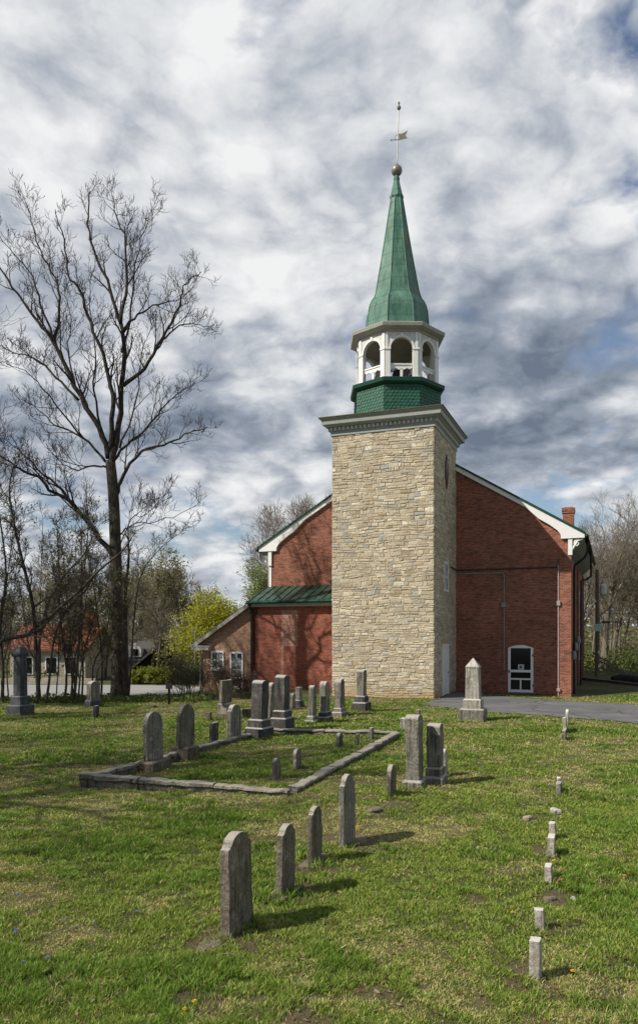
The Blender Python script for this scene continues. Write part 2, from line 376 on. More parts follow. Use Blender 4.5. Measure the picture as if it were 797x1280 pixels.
# ------------------------------------------------------------------ bell tower
TC = W(-2.345, -2.475); HX, HY = 2.345, 2.475
tower = thing('bell_tower', 'tall pale limestone bell tower with white octagonal belfry and green spire', 'tower', TC, ANG)
def stone_face(mb, w, z0, z1, fn, seed, holes=()):
    # irregular coursed rubble: fn(u, v, out) -> point
    r = random.Random(seed); z = z0; row = 0
    while z < z1-.02:
        h = r.choice([.08,.1,.11,.13,.14,.16,.19]); h = min(h, z1-z)
        if z1-z-h < .07: h = z1-z
        x = -r.uniform(0, .3) if row % 2 else -r.uniform(0, .15)
        x = 0.0
        def zz(x, zb): return zb+.035*math.sin(x*1.7+zb*2.1)*(0 if zb < z0+.01 or zb > z1-.03 else 1)+(.02*math.sin(x*4.3+zb*5) if z0+.01 < zb < z1-.03 else 0)
        while x < w-.01:
            l = r.choice([.13,.18,.22,.27,.32,.38,.46])*r.uniform(.85, 1.15)
            if w-x-l < .14: l = w-x
            split = h > .19 and r.random() < .35
            for (a, b) in ([(0,.5),(.5,1)] if split else [(0,1)]):
                j = lambda q=.022: r.uniform(-q, q)
                g = r.uniform(.006, .013)
                cx, cz = x+l/2, z+h*(a+b)/2
                if any(hx0 < cx < hx1 and hz0 < cz < hz1 for hx0, hx1, hz0, hz1 in holes): continue
                q = [(x+g+j(), zz(x, z)*(1-a)+zz(x, z+h)*a+g), (x+l-g+j(), zz(x+l, z)*(1-a)+zz(x+l, z+h)*a+g), (x+l-g+j(), zz(x+l, z)*(1-b)+zz(x+l, z+h)*b-g+j(.016)), (x+g+j(), zz(x, z)*(1-b)+zz(x, z+h)*b-g+j(.016))]
                q = [(min(max(p[0], .002), w-.002), min(max(p[1], z0), z1)) for p in q]
                out = r.uniform(.008, .034); ch = min(.02, l*.2, h*(b-a)*.3)
                mx, mz = sum(p[0] for p in q)/4, sum(p[1] for p in q)/4
                inn = [(p[0]+(ch if p[0] < mx else -ch), p[1]+(ch if p[1] < mz else -ch)) for p in q]
                vs = [fn(p[0], p[1], -.02) for p in q]+[fn(p[0], p[1], out*.55) for p in q]+[fn(p[0], p[1], out+r.uniform(-.007, .007)) for p in inn]
                t = r.random(); base = (.535,.465,.34) if t < .55 else ((.62,.55,.42) if t < .8 else ((.42,.40,.35) if t < .9 else ((.45,.36,.235) if t < .97 else (.74,.69,.57))))
                m = r.uniform(.93, 1.27); colr = tuple(c*m for c in base)
                mb.add(vs, [(0,1,5,4),(1,2,6,5),(2,3,7,6),(3,0,4,7),(4,5,9,8),(5,6,10,9),(6,7,11,10),(7,4,8,11),(8,9,10,11)], colr)
            x += l
        z += h; row += 1
mb = MB(); mb.box(-HX, HX, -HY, HY, -.6, 11.9); obj('wall_core', mb, M['mortar'], tower)
sm = MB(); ZT = 11.86
# right side openings: slit (y along depth measured from front corner)
def facefn(k):
    if k == 0: return lambda u, v, o: (-HX+u, -HY-o, v)
    if k == 1: return lambda u, v, o: (HX+o, -HY+u, v)
    if k == 2: return lambda u, v, o: (-HX-o, HY-u, v)
stone_face(sm, 2*HX, -.4, ZT, facefn(0), 1)
stone_face(sm, 2*HY, -.4, ZT, facefn(1), 2, holes=[(1.55,3.12,-.5,2.28),(2.0,3.0,4.75,6.25)])
stone_face(sm, 2*HY, -.4, ZT, facefn(2), 3)
obj('stone_facing', sm, M['stone'], tower, fix=False)
# tower right side door, window and slit
y0, y1 = -HY+1.66, -HY+3.02
d = MB(); d.box(HX-.02, HX+.055, y0, y0+.12, .0, 2.35); d.box(HX-.02, HX+.055, y1-.12, y1, .0, 2.35); d.box(HX-.02, HX+.06, y0, y1, 2.23, 2.36)
dr = obj('door_frame', d, M['white'], tower, bevel=.006)
d = MB(); d.box(HX-.04, HX+.012, y0+.12, y1-.12, .02, 2.23)
for a, b in ((.2,1.0),(1.1,2.1)): d.box(HX+.012, HX+.024, y0+.24, y1-.24, a, b)
obj('door_leaf', d, M['white'], dr, bevel=.004)
d = MB(); d.lathe([(.025,1.0),(.03,1.03),(.02,1.06)], 8, (HX+.06, y1-.22)); obj('handle', d, M['iron'], dr)
a, b = -HY+2.05, -HY+2.93
d = MB(); d.box(HX-.02, HX+.05, a, a+.1, 4.85, 6.15); d.box(HX-.02, HX+.05, b-.1, b, 4.85, 6.15); d.box(HX-.02, HX+.05, a, b, 6.06, 6.18); d.box(HX-.02, HX+.08, a-.03, b+.03, 4.78, 4.87); d.box(HX-.02, HX+.035, (a+b)/2-.02, (a+b)/2+.02, 4.87, 6.06); d.box(HX-.02, HX+.034, a, b, 5.44, 5.48)
wf = obj('window_frame', d, M['white'], tower, bevel=.005)
d = MB(); d.box(HX-.03, HX+.016, a+.1, b-.1, 4.87, 6.06); obj('pane', d, M['glass2'], wf)
sl = MB(); n = 20
def lens(w, h, zc, yc): return [(yc+w*math.cos(2*PI*i/n), zc+h*math.sin(2*PI*i/n)*(1-.25*abs(math.cos(2*PI*i/n)))) for i in range(n)]
sl.prism(lens(.36, .80, 10.35, -HY+2.55), 'x', HX+.02, HX+.05); so = obj('belfry_slit', sl, M['rust'], tower)
sl = MB(); sl.prism(lens(.20, .60, 10.38, -HY+2.55), 'x', HX+.04, HX+.056); obj('slit_opening', sl, M['black'], so)
# cornice
def rect(o, z): return [(-HX-o,-HY-o,z),(HX+o,-HY-o,z),(HX+o,HY+o,z),(-HX-o,HY+o,z)]
c = MB(); c.loft([rect(*p) for p in [(-.1,11.84),(.06,11.84),(.06,12.02),(.09,12.05),(.09,12.20),(.21,12.21),(.22,12.25),(.27,12.28),(.37,12.30),(.385,12.50),(.43,12.515),(.46,12.535),(.46,12.58),(-.1,12.58)]])
co = obj('cornice', c, M['grey_paint'], tower)
c = MB(); i = 0; x = -HX-.05
while x < HX+.05:
    c.box(x, x+.1, -HY-.18, -HY-.09, 12.06, 12.185); c.box(x, x+.1, HY+.09, HY+.18, 12.06, 12.185); x += .2
y = -HY-.05
while y < HY+.05:
    c.box(HX+.09, HX+.18, y, y+.1, 12.06, 12.185); c.box(-HX-.18, -HX-.09, y, y+.1, 12.06, 12.185); y += .2
obj('dentils', c, M['grey_light'], co)
def octr(R, z, n=8): return [(R*math.cos(PI/4*i-PI/2), R*math.sin(PI/4*i-PI/2), z) for i in range(n)]
c = MB(); c.loft([rect(.50,12.583), rect(.50,12.62), rect(-.35,12.80)]); obj('tower_roof', c, M['moss'], tower)
# shingled skirt
c = MB(); c.loft([octr(2.14,12.66), octr(2.08,14.1)]); sk = obj('shingled_base', c, M['green_dark'], tower)
c = MB(); rs = random.Random(4)
for i in range(8):
    A0, A1 = PI/4*i-PI/2, PI/4*(i+1)-PI/2
    nrm = Vector((math.cos((A0+A1)/2), math.sin((A0+A1)/2), 0)); tan = Vector((-nrm.y, nrm.x, 0))
    for r in range(10):
        z = 12.68+r*.142; Rr = 2.14-.06*(z-12.66)/1.44; ap = Rr*math.cos(PI/8); hw = Rr*math.sin(PI/8); ns = 9
        wsh = 2*hw/ns; off = .5*wsh if r % 2 else 0
        for q in range(-1, ns+1):
            xc = -hw+(q+.5)*wsh+off; g = .007
            xa, xb = max(xc-wsh/2+g, -hw), min(xc+wsh/2-g, hw)
            if xb-xa < .02: continue
            o1 = .036+rs.uniform(-.006,.008); pts = []
            for (fx, fz) in ((0,.19),(1,.19),(1,.06),(.9,.025),(.7,.004),(.5,0),(.3,.004),(.1,.025),(0,.06)):
                xx = xa+(xb-xa)*fx; pts.append(nrm*(ap+.004+(o1*(1-fz/.19)))+tan*xx+Vector((0,0,z+fz)))
            back = [p_-nrm*.018 for p_ in pts]
            m = len(pts); c.add(pts+back, [tuple(range(m))]+[(j,(j+1)%m,m+(j+1)%m,m+j) for j in range(m)])
obj('shingles', c, M['shingle'], sk)
c = MB(); c.loft([octr(2.02,14.05), octr(2.2,14.1), octr(2.3,14.18), octr(2.32,14.34), octr(2.26,14.37), octr(1.6,14.40)]); obj('belfry_sill', c, M['green_dark'], tower)
# belfry
RB_ = 1.97; bz0, bz1 = 14.38, 16.5
bel = MB(); trim = MB(); rail = MB()
hole_w, spring, = .50, 15.74
for i in range(8):
    A0, A1 = PI/4*i-PI/2, PI/4*(i+1)-PI/2; am = (A0+A1)/2
    nrm = Vector((math.cos(am), math.sin(am), 0)); tan = Vector((-nrm.y, nrm.x, 0)); ap = RB_*math.cos(PI/8); hw = RB_*math.sin(PI/8)
    def pt(x, z, o=0): return nrm*(ap+o)+tan*x+Vector((0,0,z))
    def slab(poly, o0, o1, tgt):
        m = len(poly); tgt.add([pt(x, z, o1) for x, z in poly]+[pt(x, z, o0) for x, z in poly], [tuple(range(m)), tuple(range(2*m-1, m-1, -1))]+[(j,m+j,m+(j+1)%m,(j+1)%m) for j in range(m)])
    arc = [(hole_w*math.cos(PI*j/14), spring+hole_w*math.sin(PI*j/14)) for j in range(15)]
    # wall with arched opening, both halves
    xw = hw-.012
    slab([(hole_w,bz0),(xw,bz0),(xw,bz1),(0,bz1)]+arc[7::-1], -.16, 0, bel)
    slab([(-hole_w,bz0)]+arc[:6:-1]+[(0,bz1),(-xw,bz1),(-xw,bz0)], -.16, 0, bel)
    # archivolt ring
    for j in range(14):
        a, b = PI*j/14, PI*(j+1)/14; r0, r1 = hole_w+.003, hole_w+.085
        slab([(r0*math.cos(a), spring+r0*math.sin(a)), (r1*math.cos(a), spring+r1*math.sin(a)), (r1*math.cos(b), spring+r1*math.sin(b)), (r0*math.cos(b), spring+r0*math.sin(b))], -.02, .035, trim)
    slab([(-.045,spring+hole_w-.01),(.045,spring+hole_w-.01),(.06,spring+hole_w+.17),(-.06,spring+hole_w+.17)], -.02, .06, trim)
    for sgn in (-1, 1):
        x0, x1 = sorted((sgn*(hole_w+.02), sgn*(hw-.015)))
        slab([(x0,bz0),(x1,bz0),(x1,spring-.07),(x0,spring-.07)], .0, .045, trim)      # pilaster
        slab([(x0-.02,spring-.07),(x1+.02,spring-.07),(x1+.02,spring),(x0-.02,spring)], -.02, .075, trim)
        slab([(x0-.01,bz0),(x1+.01,bz0),(x1+.01,bz0+.1),(x0-.01,bz0+.1)], -.02, .065, trim)
        x0, x1 = sorted((sgn*(hw-.13), sgn*(hw-.015))); slab([(x0,spring),(x1,spring),(x1,bz1-.05),(x0,bz1-.05)], .0, .04, trim)
    # railing: top rail with wavy apron, centre post
    wav = [(-hole_w+j*hole_w*2/16, 14.86+.035*math.cos(j*PI/2.0)-.05*(1-abs(j-8)/8.0)) for j in range(17)]
    slab([(hole_w,15.0),(-hole_w,15.0)]+wav, -.11, -.06, rail); slab([(-hole_w,15.0),(hole_w,15.0),(hole_w,15.06),(-hole_w,15.06)], -.14, -.03, rail)
    slab([(-.06,14.40),(.06,14.40),(.06,14.80),(-.06,14.80)], -.11, -.062, rail)
bo = obj('belfry', bel, M['white_old'], tower)
obj('arch_trim', trim, M['white'], bo); obj('railing', rail, M['white'], bo)
c = MB(); c.loft([octr(RB_-.02,bz1-.02), octr(RB_+.05,bz1-.02), octr(RB_+.07,bz1+.06), octr(2.18,bz1+.1), octr(2.30,bz1+.16), octr(2.33,bz1+.3), octr(2.30,bz1+.33), octr(1.5,bz1+.44)]); obj('belfry_cornice', c, M['taupe'], tower)
c = MB(); c.loft([octr(RB_-.2,bz0-.0), octr(RB_-.2,bz0+.04)]); obj('belfry_floor', c, M['inside'], tower)
c = MB(); c.loft([octr(RB_-.17,bz1-.16), octr(RB_-.17,bz1-.06)]); obj('belfry_ceiling', c, M['inside'], tower)
c = MB(); c.lathe([(.5,14.62),(.47,14.66),(.38,14.8),(.3,15.02),(.26,15.16),(.16,15.26),(.05,15.29)], 24, (.1,-.1)); be = obj('bell', c, M['bronze'], tower, smooth=True)
c = MB(); c.box(-.62,.8,-.16,-.04,15.28,15.42); 
for x in (-.6,.72):
    c.tube([(x,-.5,14.42),(x,-.1,15.36)], .05, 4); c.tube([(x,.35,14.42),(x,-.1,15.36)], .05, 4)
obj('headstock', c, M['white_old'], be)
c = MB(); ring = [(.55+.0, -.1+.46*math.cos(2*PI*j/20), 15.0+.46*math.sin(2*PI*j/20)) for j in range(21)]; c.tube(ring, .035, 5)
for j in range(0, 20, 4): c.tube([(.55,-.1,15.0), ring[j]], .022, 4)
obj('bell_wheel', c, M['iron'], be)
for (x, y, z, a) in ((-.5,-.95,14.75,-1.9),(.35,-1.15,14.72,-1.3),(.95,-.6,14.8,-.5)):
    c = MB(); dr_ = Vector((math.cos(a), math.sin(a), 0)); base = Vector((x, y, z)); rings = []
    for r_, q in ((.05,-.2),(.07,-.05),(.12,.08),(.2,.2),(.21,.2)):
        u_ = Vector((-dr_.y, dr_.x, 0)); rings.append([base+dr_*q+u_*r_*math.cos(2*PI*j/12)+Vector((0,0,r_*math.sin(2*PI*j/12))) for j in range(12)])
    c.loft(rings); c.tube([base+Vector((0,0,-.34)), base], .025, 5); obj('loudspeaker', c, M['black'], tower)
# spire
prof = [(1.60,16.90),(1.575,17.05),(1.545,17.35),(1.52,17.65),(1.49,17.95),(1.43,18.2),(1.33,18.42),(1.20,18.6),(1.125,18.8),(1.075,19.0)]
for j in range(1, 13):
    q = j/12; prof.append((1.075+(.285-1.075)*q-.02*math.sin(q*PI), 19.0+4.55*q))
c = MB(); c.loft([octr(*p) for p in prof]); sp = obj('spire', c, M['spire'], tower)
c = MB()
for i in range(8):
    c.tube([Vector(octr(r_+.006, z_)[i]) for r_, z_ in prof], .022, 5)
obj('seams', c, M['spire'], sp)
c = MB(); c.lathe([(.30,23.5),(.34,23.56),(.33,23.66),(.29,23.7),(.14,24.36),(.15,24.4),(.15,24.52),(.11,24.6)], 8, (0,0), PI/8); obj('spire_cap', c, M['spire'], tower)
lean = lambda z: (.035*(z-24.6)*1.0, .0)
fz = 24.86
c = MB(); c.lathe([(.26*math.sin(PI*j/14)+.001, fz-.26*math.cos(PI*j/14)) for j in range(15)], 20, lean(fz)); fi = obj('finial_ball', c, M['lead'], tower, smooth=True)
c = MB(); c.tube([(*lean(25.08),25.08),(*lean(25.2),25.2)], [.09,.05], 8); c.tube([(*lean(25.1),25.1),(*lean(28.1),28.1)], [.028,.018], 6)
c.lathe([(.02,27.7),(.09,27.78),(.1,27.84),(.05,27.92),(.03,27.98),(.055,28.05),(.02,28.12)], 10, lean(27.9)); obj('rod', c, M['lead'], fi)
lx = lean(26.45)[0]
va = MB(); va.prism([(.06,-.22),(.62,-.16),(.50,.02),(.70,.34),(.30,.18),(.06,.2)], 'y', -.012, .012)
va.prism([(-.52,-.14),(-.42,-.06),(-.42,-.22)], 'y', -.02, .02)
va.tube([(-.45,0,-.14),(-.25,0,-.17),(.06,0,-.15)], .022, 5); va.tube([(.06,0,-.2),(-.12,0,-.22),(-.24,0,-.1),(-.16,0,.08),(0,0,.15)], .018, 5)
vo = obj('weather_vane', va, M['gold'], fi); vo.scale = (.72,.72,.72); vo.location = (lx, 0, 26.45); vo.rotation_euler = (0, -.12, .35)

# ------------------------------------------------------------------ church
CO = W(-2.345, 0)
church = thing('brick_church', 'large dark red brick church with gabled front and white eaves behind the stone tower', 'church', CO, ANG)
TL, TR = -7.705, 7.705; EZ, RZ = 7.32, 12.55; SL = .605; DEP = 15.6
c = MB(); gz = RZ-.12
c.prism([(TL,-.8),(TR,-.8),(TR,gz-SL*TR),(0,gz),(TL,gz+SL*TL)], 'y', 0, DEP)
obj('wall', c, M['brick'], church)
for bx_ in ((TR-.46,TR+.06,-.07,.35),(TR-.3,TR+.10,7.0,7.8),(TR-.3,TR+.10,14.9,15.66)):
    c = MB(); c.box(*bx_, -.8, 6.6); obj('pilaster', c, M['brick'], church)
# roof
c = MB(); ex = 8.42
c.prism([(-ex,RZ-SL*ex),(0,RZ),(ex,RZ-SL*ex),(ex,RZ-SL*ex+.1),(0,RZ+.1),(-ex,RZ-SL*ex+.1)], 'y', -.22, DEP+.2); ro = obj('roof', c, M['green_dark'], church)
c = MB(); c.box(6.9, 7.5, 8.2, 8.8, 7.6, 10.0); c.box(6.86, 7.54, 8.16, 8.84, 9.75, 9.86); c.box(6.84, 7.56, 8.14, 8.86, 9.86, 10.05); c.box(6.95,7.45,8.25,8.75,10.05,10.1); obj('chimney', c, M['brick'], ro)
# bargeboards with curved lower ends
for sg in (1, -1):
    up = [(0,RZ-.003),(8.36*sg,RZ-SL*8.36-.003)]
    e = 8.36
    lowp = [(e,EZ-.02),(7.32,EZ-.02),(7.30,EZ+.18),(7.15,EZ+.38),(6.8,EZ+.66),(6.3,EZ+.98),(5.7,RZ-SL*5.7-.23),(0,RZ-.23)]
    c = MB(); c.prism(up+[(x*sg, z) for x, z in lowp], 'y', -.15, -.003); obj('bargeboard', c, M['white'], church)
    c = MB(); c.prism([(TR*sg,EZ-.64),(TR*sg,EZ-.025),(8.34*sg,EZ-.025),(8.34*sg,EZ-.08)], 'y', .02, DEP); obj('soffit', c, M['soffit'], church)
    y = 1.0
    while y < DEP-.5:
        c = MB(); c.prism([(TR*sg,EZ-.80),(TR*sg,EZ-.06),(8.25*sg,EZ-.10),(8.2*sg,EZ-.16),((TR+.3)*sg,EZ-.42)], 'y', y, y+.09); y += .8; obj('eave_bracket', c, M['soffit'], church)
    c = MB(); c.box(*sorted(((TR-.08)*sg,(TR+.11)*sg)), -.105, .012, EZ-.8, EZ-.03); 
    if sg > 0: c.tube([((TR+.1)*sg+.0,-.05,EZ-.55)]+[(sg*(TR+.33+.17*(1-j/22)*math.cos(.35*j+1.2)),-.05,EZ-.26+.2*(1-j/22)*math.sin(-.35*j-1.2)*-1) for j in range(20)], [.05]+[.045-.0012*j for j in range(20)], 6); c.tube([((TR+.06)*sg,-.05,EZ-.62),((TR+.3)*sg,-.05,EZ-.16),((TR+.58)*sg,-.05,EZ-.07)], .04, 6)
    obj('scroll_bracket', c, M['white'], church)
    c = MB(); gy = [(8.46*sg, y_, EZ+.06) for y_ in (-.2, DEP)]; c.tube(gy, .085, 8); gu = obj('gutter', c, M['black'], church, smooth=True)
c = MB(); c.tube([(8.46,1.5,EZ+.02),(8.44,1.5,EZ-.5),(8.3,1.5,EZ-.8),(7.86,1.5,EZ-1.15),(7.83,1.5,EZ-1.4),(7.83,1.5,-.2)], .06, 7); obj('downspout', c, M['black'], church); c = MB()
c.tube([(8.46,7.0,EZ+.02),(8.46,7.0,EZ-1.3),(8.2,7.0,EZ-1.5),(7.95,7.0,EZ-1.55),(7.92,6.9,-.2)], .06, 7); obj('downspout', c, M['black'], church)
c = MB(); c.tube([(-8.46,.2,EZ+.02),(-8.46,.15,EZ-.45),(-8.3,.1,EZ-.62),(-7.86,.05,EZ-.8),(-7.85,.05,5.0)], .055, 7); obj('downspout', c, M['conduit'], church)
c = MB(); c.box(-7.8,-7.66,-.03,.1,4.9,EZ-.6); obj('corner_board', c, M['white'], church)
# old bricked-up openings
c = MB(); c.box(4.0,5.6,-.006,.05,4.8,7.2); obj('bricked_window', c, M['brick_patch'], church); c = MB(); c.box(4.25,5.75,-.004,.05,2.55,3.35); obj('bricked_window', c, M['brick_patch'], church)
# screen door
def wx(px):                                             # pixel column -> t on the church front
    q = (px-CX)/F; t = (q*P0.y-P0.x)/(U.x-q*U.y); return t+2.345
dx0, dx1 = wx(634.6), wx(666); zb = .02; zt = 2.14
frame_out = lambda x0, x1, z0, z1, rise, n=10: [(x0,z0),(x1,z0)]+[(x1+(x0-x1)*j/n, z1+rise*math.sin(PI*j/n)) for j in range(n+1)]
c = MB(); dwid = dx1-dx0
pieces = [(dx0,dx0+.12,zb,zt),(dx1-.12,dx1,zb,zt),(dx0+.12,dx1-.12,zb,zb+.13),(dx0+.12,dx1-.12,.62,.70),(dx0+.12,dx1-.12,.98,1.10),((dx0+dx1)/2-.035,(dx0+dx1)/2+.035,zb+.13,.62)]
for a, b, e, f in pieces: c.box(a, b, -.06, .01, e, f)
c.prism([(dx0,zt),(dx1,zt)]+[(dx1+(dx0-dx1)*j/10, zt+.02+.13*math.sin(PI*j/10)) for j in range(11)], 'y', -.062, .01)
df = obj('door', c, M['white'], church, bevel=.006)
c = MB(); c.box(dx0+.1, dx1-.1, -.03, .02, zb+.1, zt+.0); obj('dark_glass', c, M['glass'], df)
c = MB(); c.box((dx0+dx1)/2-.12,(dx0+dx1)/2+.16,-.036,-.031,1.12,1.36); ns = obj('notice', c, M['sheet'], df)
c = MB(); c.box((dx0+dx1)/2-.05,(dx0+dx1)/2+.06,-.0375,-.0365,1.17,1.29); obj('notice_print', c, M['iron'], ns)
c = MB(); c.box(dx0+.03,dx0+.08,-.10,-.06,.95,1.08); obj('handle', c, M['iron'], df)
for z_ in (.3,1.75):
    c = MB(); c.box(dx1-.04,dx1,-.08,-.05,z_,z_+.1); obj('hinge', c, M['iron'], df)
c = MB(); c.box(dx0-.3, dx1+.35, -.45, -.02, -.3, .015); obj('door_step', c, M['conc'], church, bevel=.02)
c = MB(); n = 14
for j in range(n):
    a0 = dx0-.03+(dwid+.06)*j/n; a1 = a0+(dwid+.06)/n-.012
    za = lambda x: zt+.03+.13*math.sin(PI*(x-dx0)/dwid) if dx0 < x < dx1 else zt+.03
    c.prism([(a0,za(a0)),(a1,za(a1)),(a1,za(a1)+.21),(a0,za(a0)+.21)], 'y', -.012, .02)
obj('brick_arch', c, M['brick_red'], church)
# conduits
def zf(px, py):                                         # height on church front
    q = (px-CX)/F; t = (q*P0.y-P0.x)/(U.x-q*U.y); Zd = P0.y+U.y*t; return CH+(HZ-py)*Zd/F
x1, x2, x3 = wx(629.5), wx(697.5), 2.36
c = MB(); z1_ = zf(600,716.8); c.tube([(x3,-.04,z1_),(x1-.15,-.04,z1_),(x1-.04,-.04,z1_-.03),(x1,-.04,z1_-.15),(x1,-.04,zf(630,836))], .035, 6); c.box(x1-.11,x1+.11,-.12,0,zf(630,759),zf(630,753)); obj('conduit', c, M['conduit'], church)
c = MB(); z2_ = zf(600,713.7)+.06; c.tube([(x3,-.03,z2_),(x2,-.03,z2_)], .028, 6); c.tube([(2.42,-1.6,z2_+.03),(2.42,-.05,z2_)], .03, 6); obj('cable', c, M['iron'], church)
c = MB(); c.tube([(x2,-.09,z2_+.1),(x2,-.09,-.1)], .035, 6); c.box(x2-.08,x2+.08,-.16,-.03,zf(697,757),zf(697,751)); c.box(x2-.08,x2+.08,-.16,-.03,zf(697,864),zf(697,860)); obj('pipe', c, M['pinkpipe'], church)
# right side wall fittings
for y_, z_ in ((1.0,1.6),(2.6,2.0),(6.0,2.3)):
    c = MB(); c.lathe([(.12,z_),(.14,z_+.12),(.12,z_+.3),(.06,z_+.4)], 8, (TR+.12,y_)); obj('meter', c, M['conduit'], church)
for y_ in (3.3, 9.2, 12.0):
    c = MB(); c.box(TR-.02,TR+.03,y_,y_+.1,1.4,5.3); c.box(TR-.02,TR+.03,y_+1.1,y_+1.2,1.4,5.3); c.box(TR-.02,TR+.032,y_,y_+1.2,5.2,5.32); c.box(TR-.02,TR+.06,y_-.04,y_+1.24,1.3,1.42); c.box(TR-.02,TR+.025,y_+.1,y_+1.1,3.2,3.28)
    w = obj('window', c, M['white_old'], church); c = MB(); c.box(TR-.02,TR+.012,y_+.1,y_+1.1,1.42,5.2); obj('pane', c, M['glass2'], w)

# ------------------------------------------------------------------ annex (lean-to wing, left)
AO = W(-10.15, -2.0)
ann = thing('brick_annex', 'low brick lean-to wing with green metal roof left of the stone tower', 'annex', AO, ANG)
# local: x along the front (0 = downspout corner), y back
XR = 5.44; EV = 4.42
c = MB(); c.prism([(0,-.9),(XR,-.9),(XR,EV),(0,EV)], 'y', 0, .35); c.prism([(0,-.9),(2.0,-.9),(2.0,5.22),(0,EV-.05)], 'x', .003, .3); obj('red_wall', c, M['brick_red'], ann)
c = MB(); c.box(1.62,2.52,-.006,.05,2.2,4.05); obj('bricked_window', c, M['brick_pale'], ann); c = MB(); c.box(1.6,1.75,-.005,.05,.2,2.19); obj('brick_scar', c, M['brick_pale'], ann)
sl_ = .645; XL = -2.98
c = MB(); c.prism([(XL,-.9),(-.003,-.9),(-.003,EV-.06),(XL,EV-.06+sl_*XL)], 'y', .012, 7.5); obj('orange_wall', c, M['brick_orange'], ann)
# green roof over the red wall
c = MB(); z0 = EV+.02; z1 = 5.34
c.prism([(-.32,z0),(2.0,z1-.0),(2.0,z1+.05),(-.32,z0+.05)], 'x', -.12, XR); ro = obj('green_roof', c, M['green_roof'], ann)
c = MB(); x = -.1
while x < XR: c.prism([(-.325,z0+.045),(1.999,z1+.045),(1.999,z1+.09),(-.325,z0+.09)], 'x', x, x+.03); x += .44
obj('standing_seams', c, M['green_roof'], ro)
c = MB(); c.box(-.12, XR, -.30, -.02, EV-.2, EV-.0); obj('eave_board', c, M['taupe'], ann)
c = MB(); c.tube([(-.16,-.42,EV+.02),(XR,-.42,EV+.06)], .085, 8); obj('gutter', c, M['green_dark'], ann)
c = MB(); c.tube([(-.02,-.42,EV),(-.02,-.30,EV-.18),(-.02,-.1,EV-.3),(-.02,-.1,-.1)], .06, 8); c.lathe([(.06,EV-.12),(.11,EV-.06),(.12,EV+.08)], 8, (-.02,-.4)); obj('downspout', c, M['black'], ann)
# left roof
XE = -3.42
c = MB(); c.prism([(XE,EV+sl_*XE-.02),(-.13,EV-.02-sl_*.13),(-.13,EV+.12-sl_*.13),(XE,EV+sl_*XE+.10)], 'y', -.30, 7.7); obj('left_roof', c, M['roof_grey'], ann)
c = MB(); c.prism([(XE+.02,EV+sl_*XE-.16),(-.14,EV-.16-sl_*.13),(-.14,EV+.05-sl_*.13),(XE+.02,EV+sl_*XE+.06)], 'y', -.34, -.305); c.box(XE-.05,-2.42,-.36,.01,EV+sl_*XE-.25,EV+sl_*XE-.08); c.prism([(XE-.1,EV+sl_*XE-.08),(-2.35,EV+sl_*XE-.08),(-2.35,EV+sl_*XE-.02),(XE-.1,EV+sl_*XE+.03)], 'y', -.38, .01); obj('rake_board', c, M['taupe'], ann)
c = MB(); c.tube([(XE-.06,-.36,EV+sl_*XE-.02),(XE-.06,7.6,EV+sl_*XE-.02)], .08, 8); c.tube([(XL-.08,-.06,EV+sl_*XE-.2),(XL-.08,-.06,-.2)], .05, 6); obj('gutter', c, M['taupe'], ann)
c = MB(); c.box(-1.62,-.98,4.2,4.8,2.6,4.55); c.box(-1.66,-.94,4.16,4.84,4.4,4.62); obj('chimney', c, M['brick_red'], ann)
def wing_window(x0, x1, z0, z1, cols, rows, rise):
    c = MB(); f_ = .07
    c.box(x0,x0+f_,-.05,.02,z0,z1); c.box(x1-f_,x1,-.05,.02,z0,z1); c.box(x0+f_,x1-f_,-.05,.02,z0,z0+f_)
    c.prism([(x0,z1),(x1,z1)]+[(x1+(x0-x1)*j/10, z1+.06+.4*rise*math.sin(PI*j/10)) for j in range(11)], 'y', -.052, .02)
    c.box(x0-.06,x1+.06,-.10,.02,z0-.09,z0)
    w = obj('window', c, M['white'], ann); c = MB(); c.box(x0+f_,x1-f_,-.018,.02,z0+f_,z1); obj('pane', c, M['glass2'], w)
    c = MB()
    for j in range(1, cols): x = x0+f_+(x1-x0-2*f_)*j/cols; c.box(x-.014,x+.014,-.034,-.018,z0+f_,z1)
    for j in range(1, rows): z = z0+f_+(z1-z0-f_)*j/rows; c.box(x0+f_,x1-f_,-.032,-.018,z-.014,z+.014)
    obj('glazing_bars', c, M['white'], w)
def ax(px):
    q = (px-CX)/F; t = (q*AO.y-AO.x)/(U.x-q*U.y); return t
def az(px, py): t = ax(px); return CH+(HZ-py)*(AO.y+U.y*t)/F
wing_window(ax(264.5), ax(280), az(272,836), az(272,815.5), 2, 2, .1)
wing_window(ax(288), ax(304), az(295,859), az(295,817), 2, 4, .12)

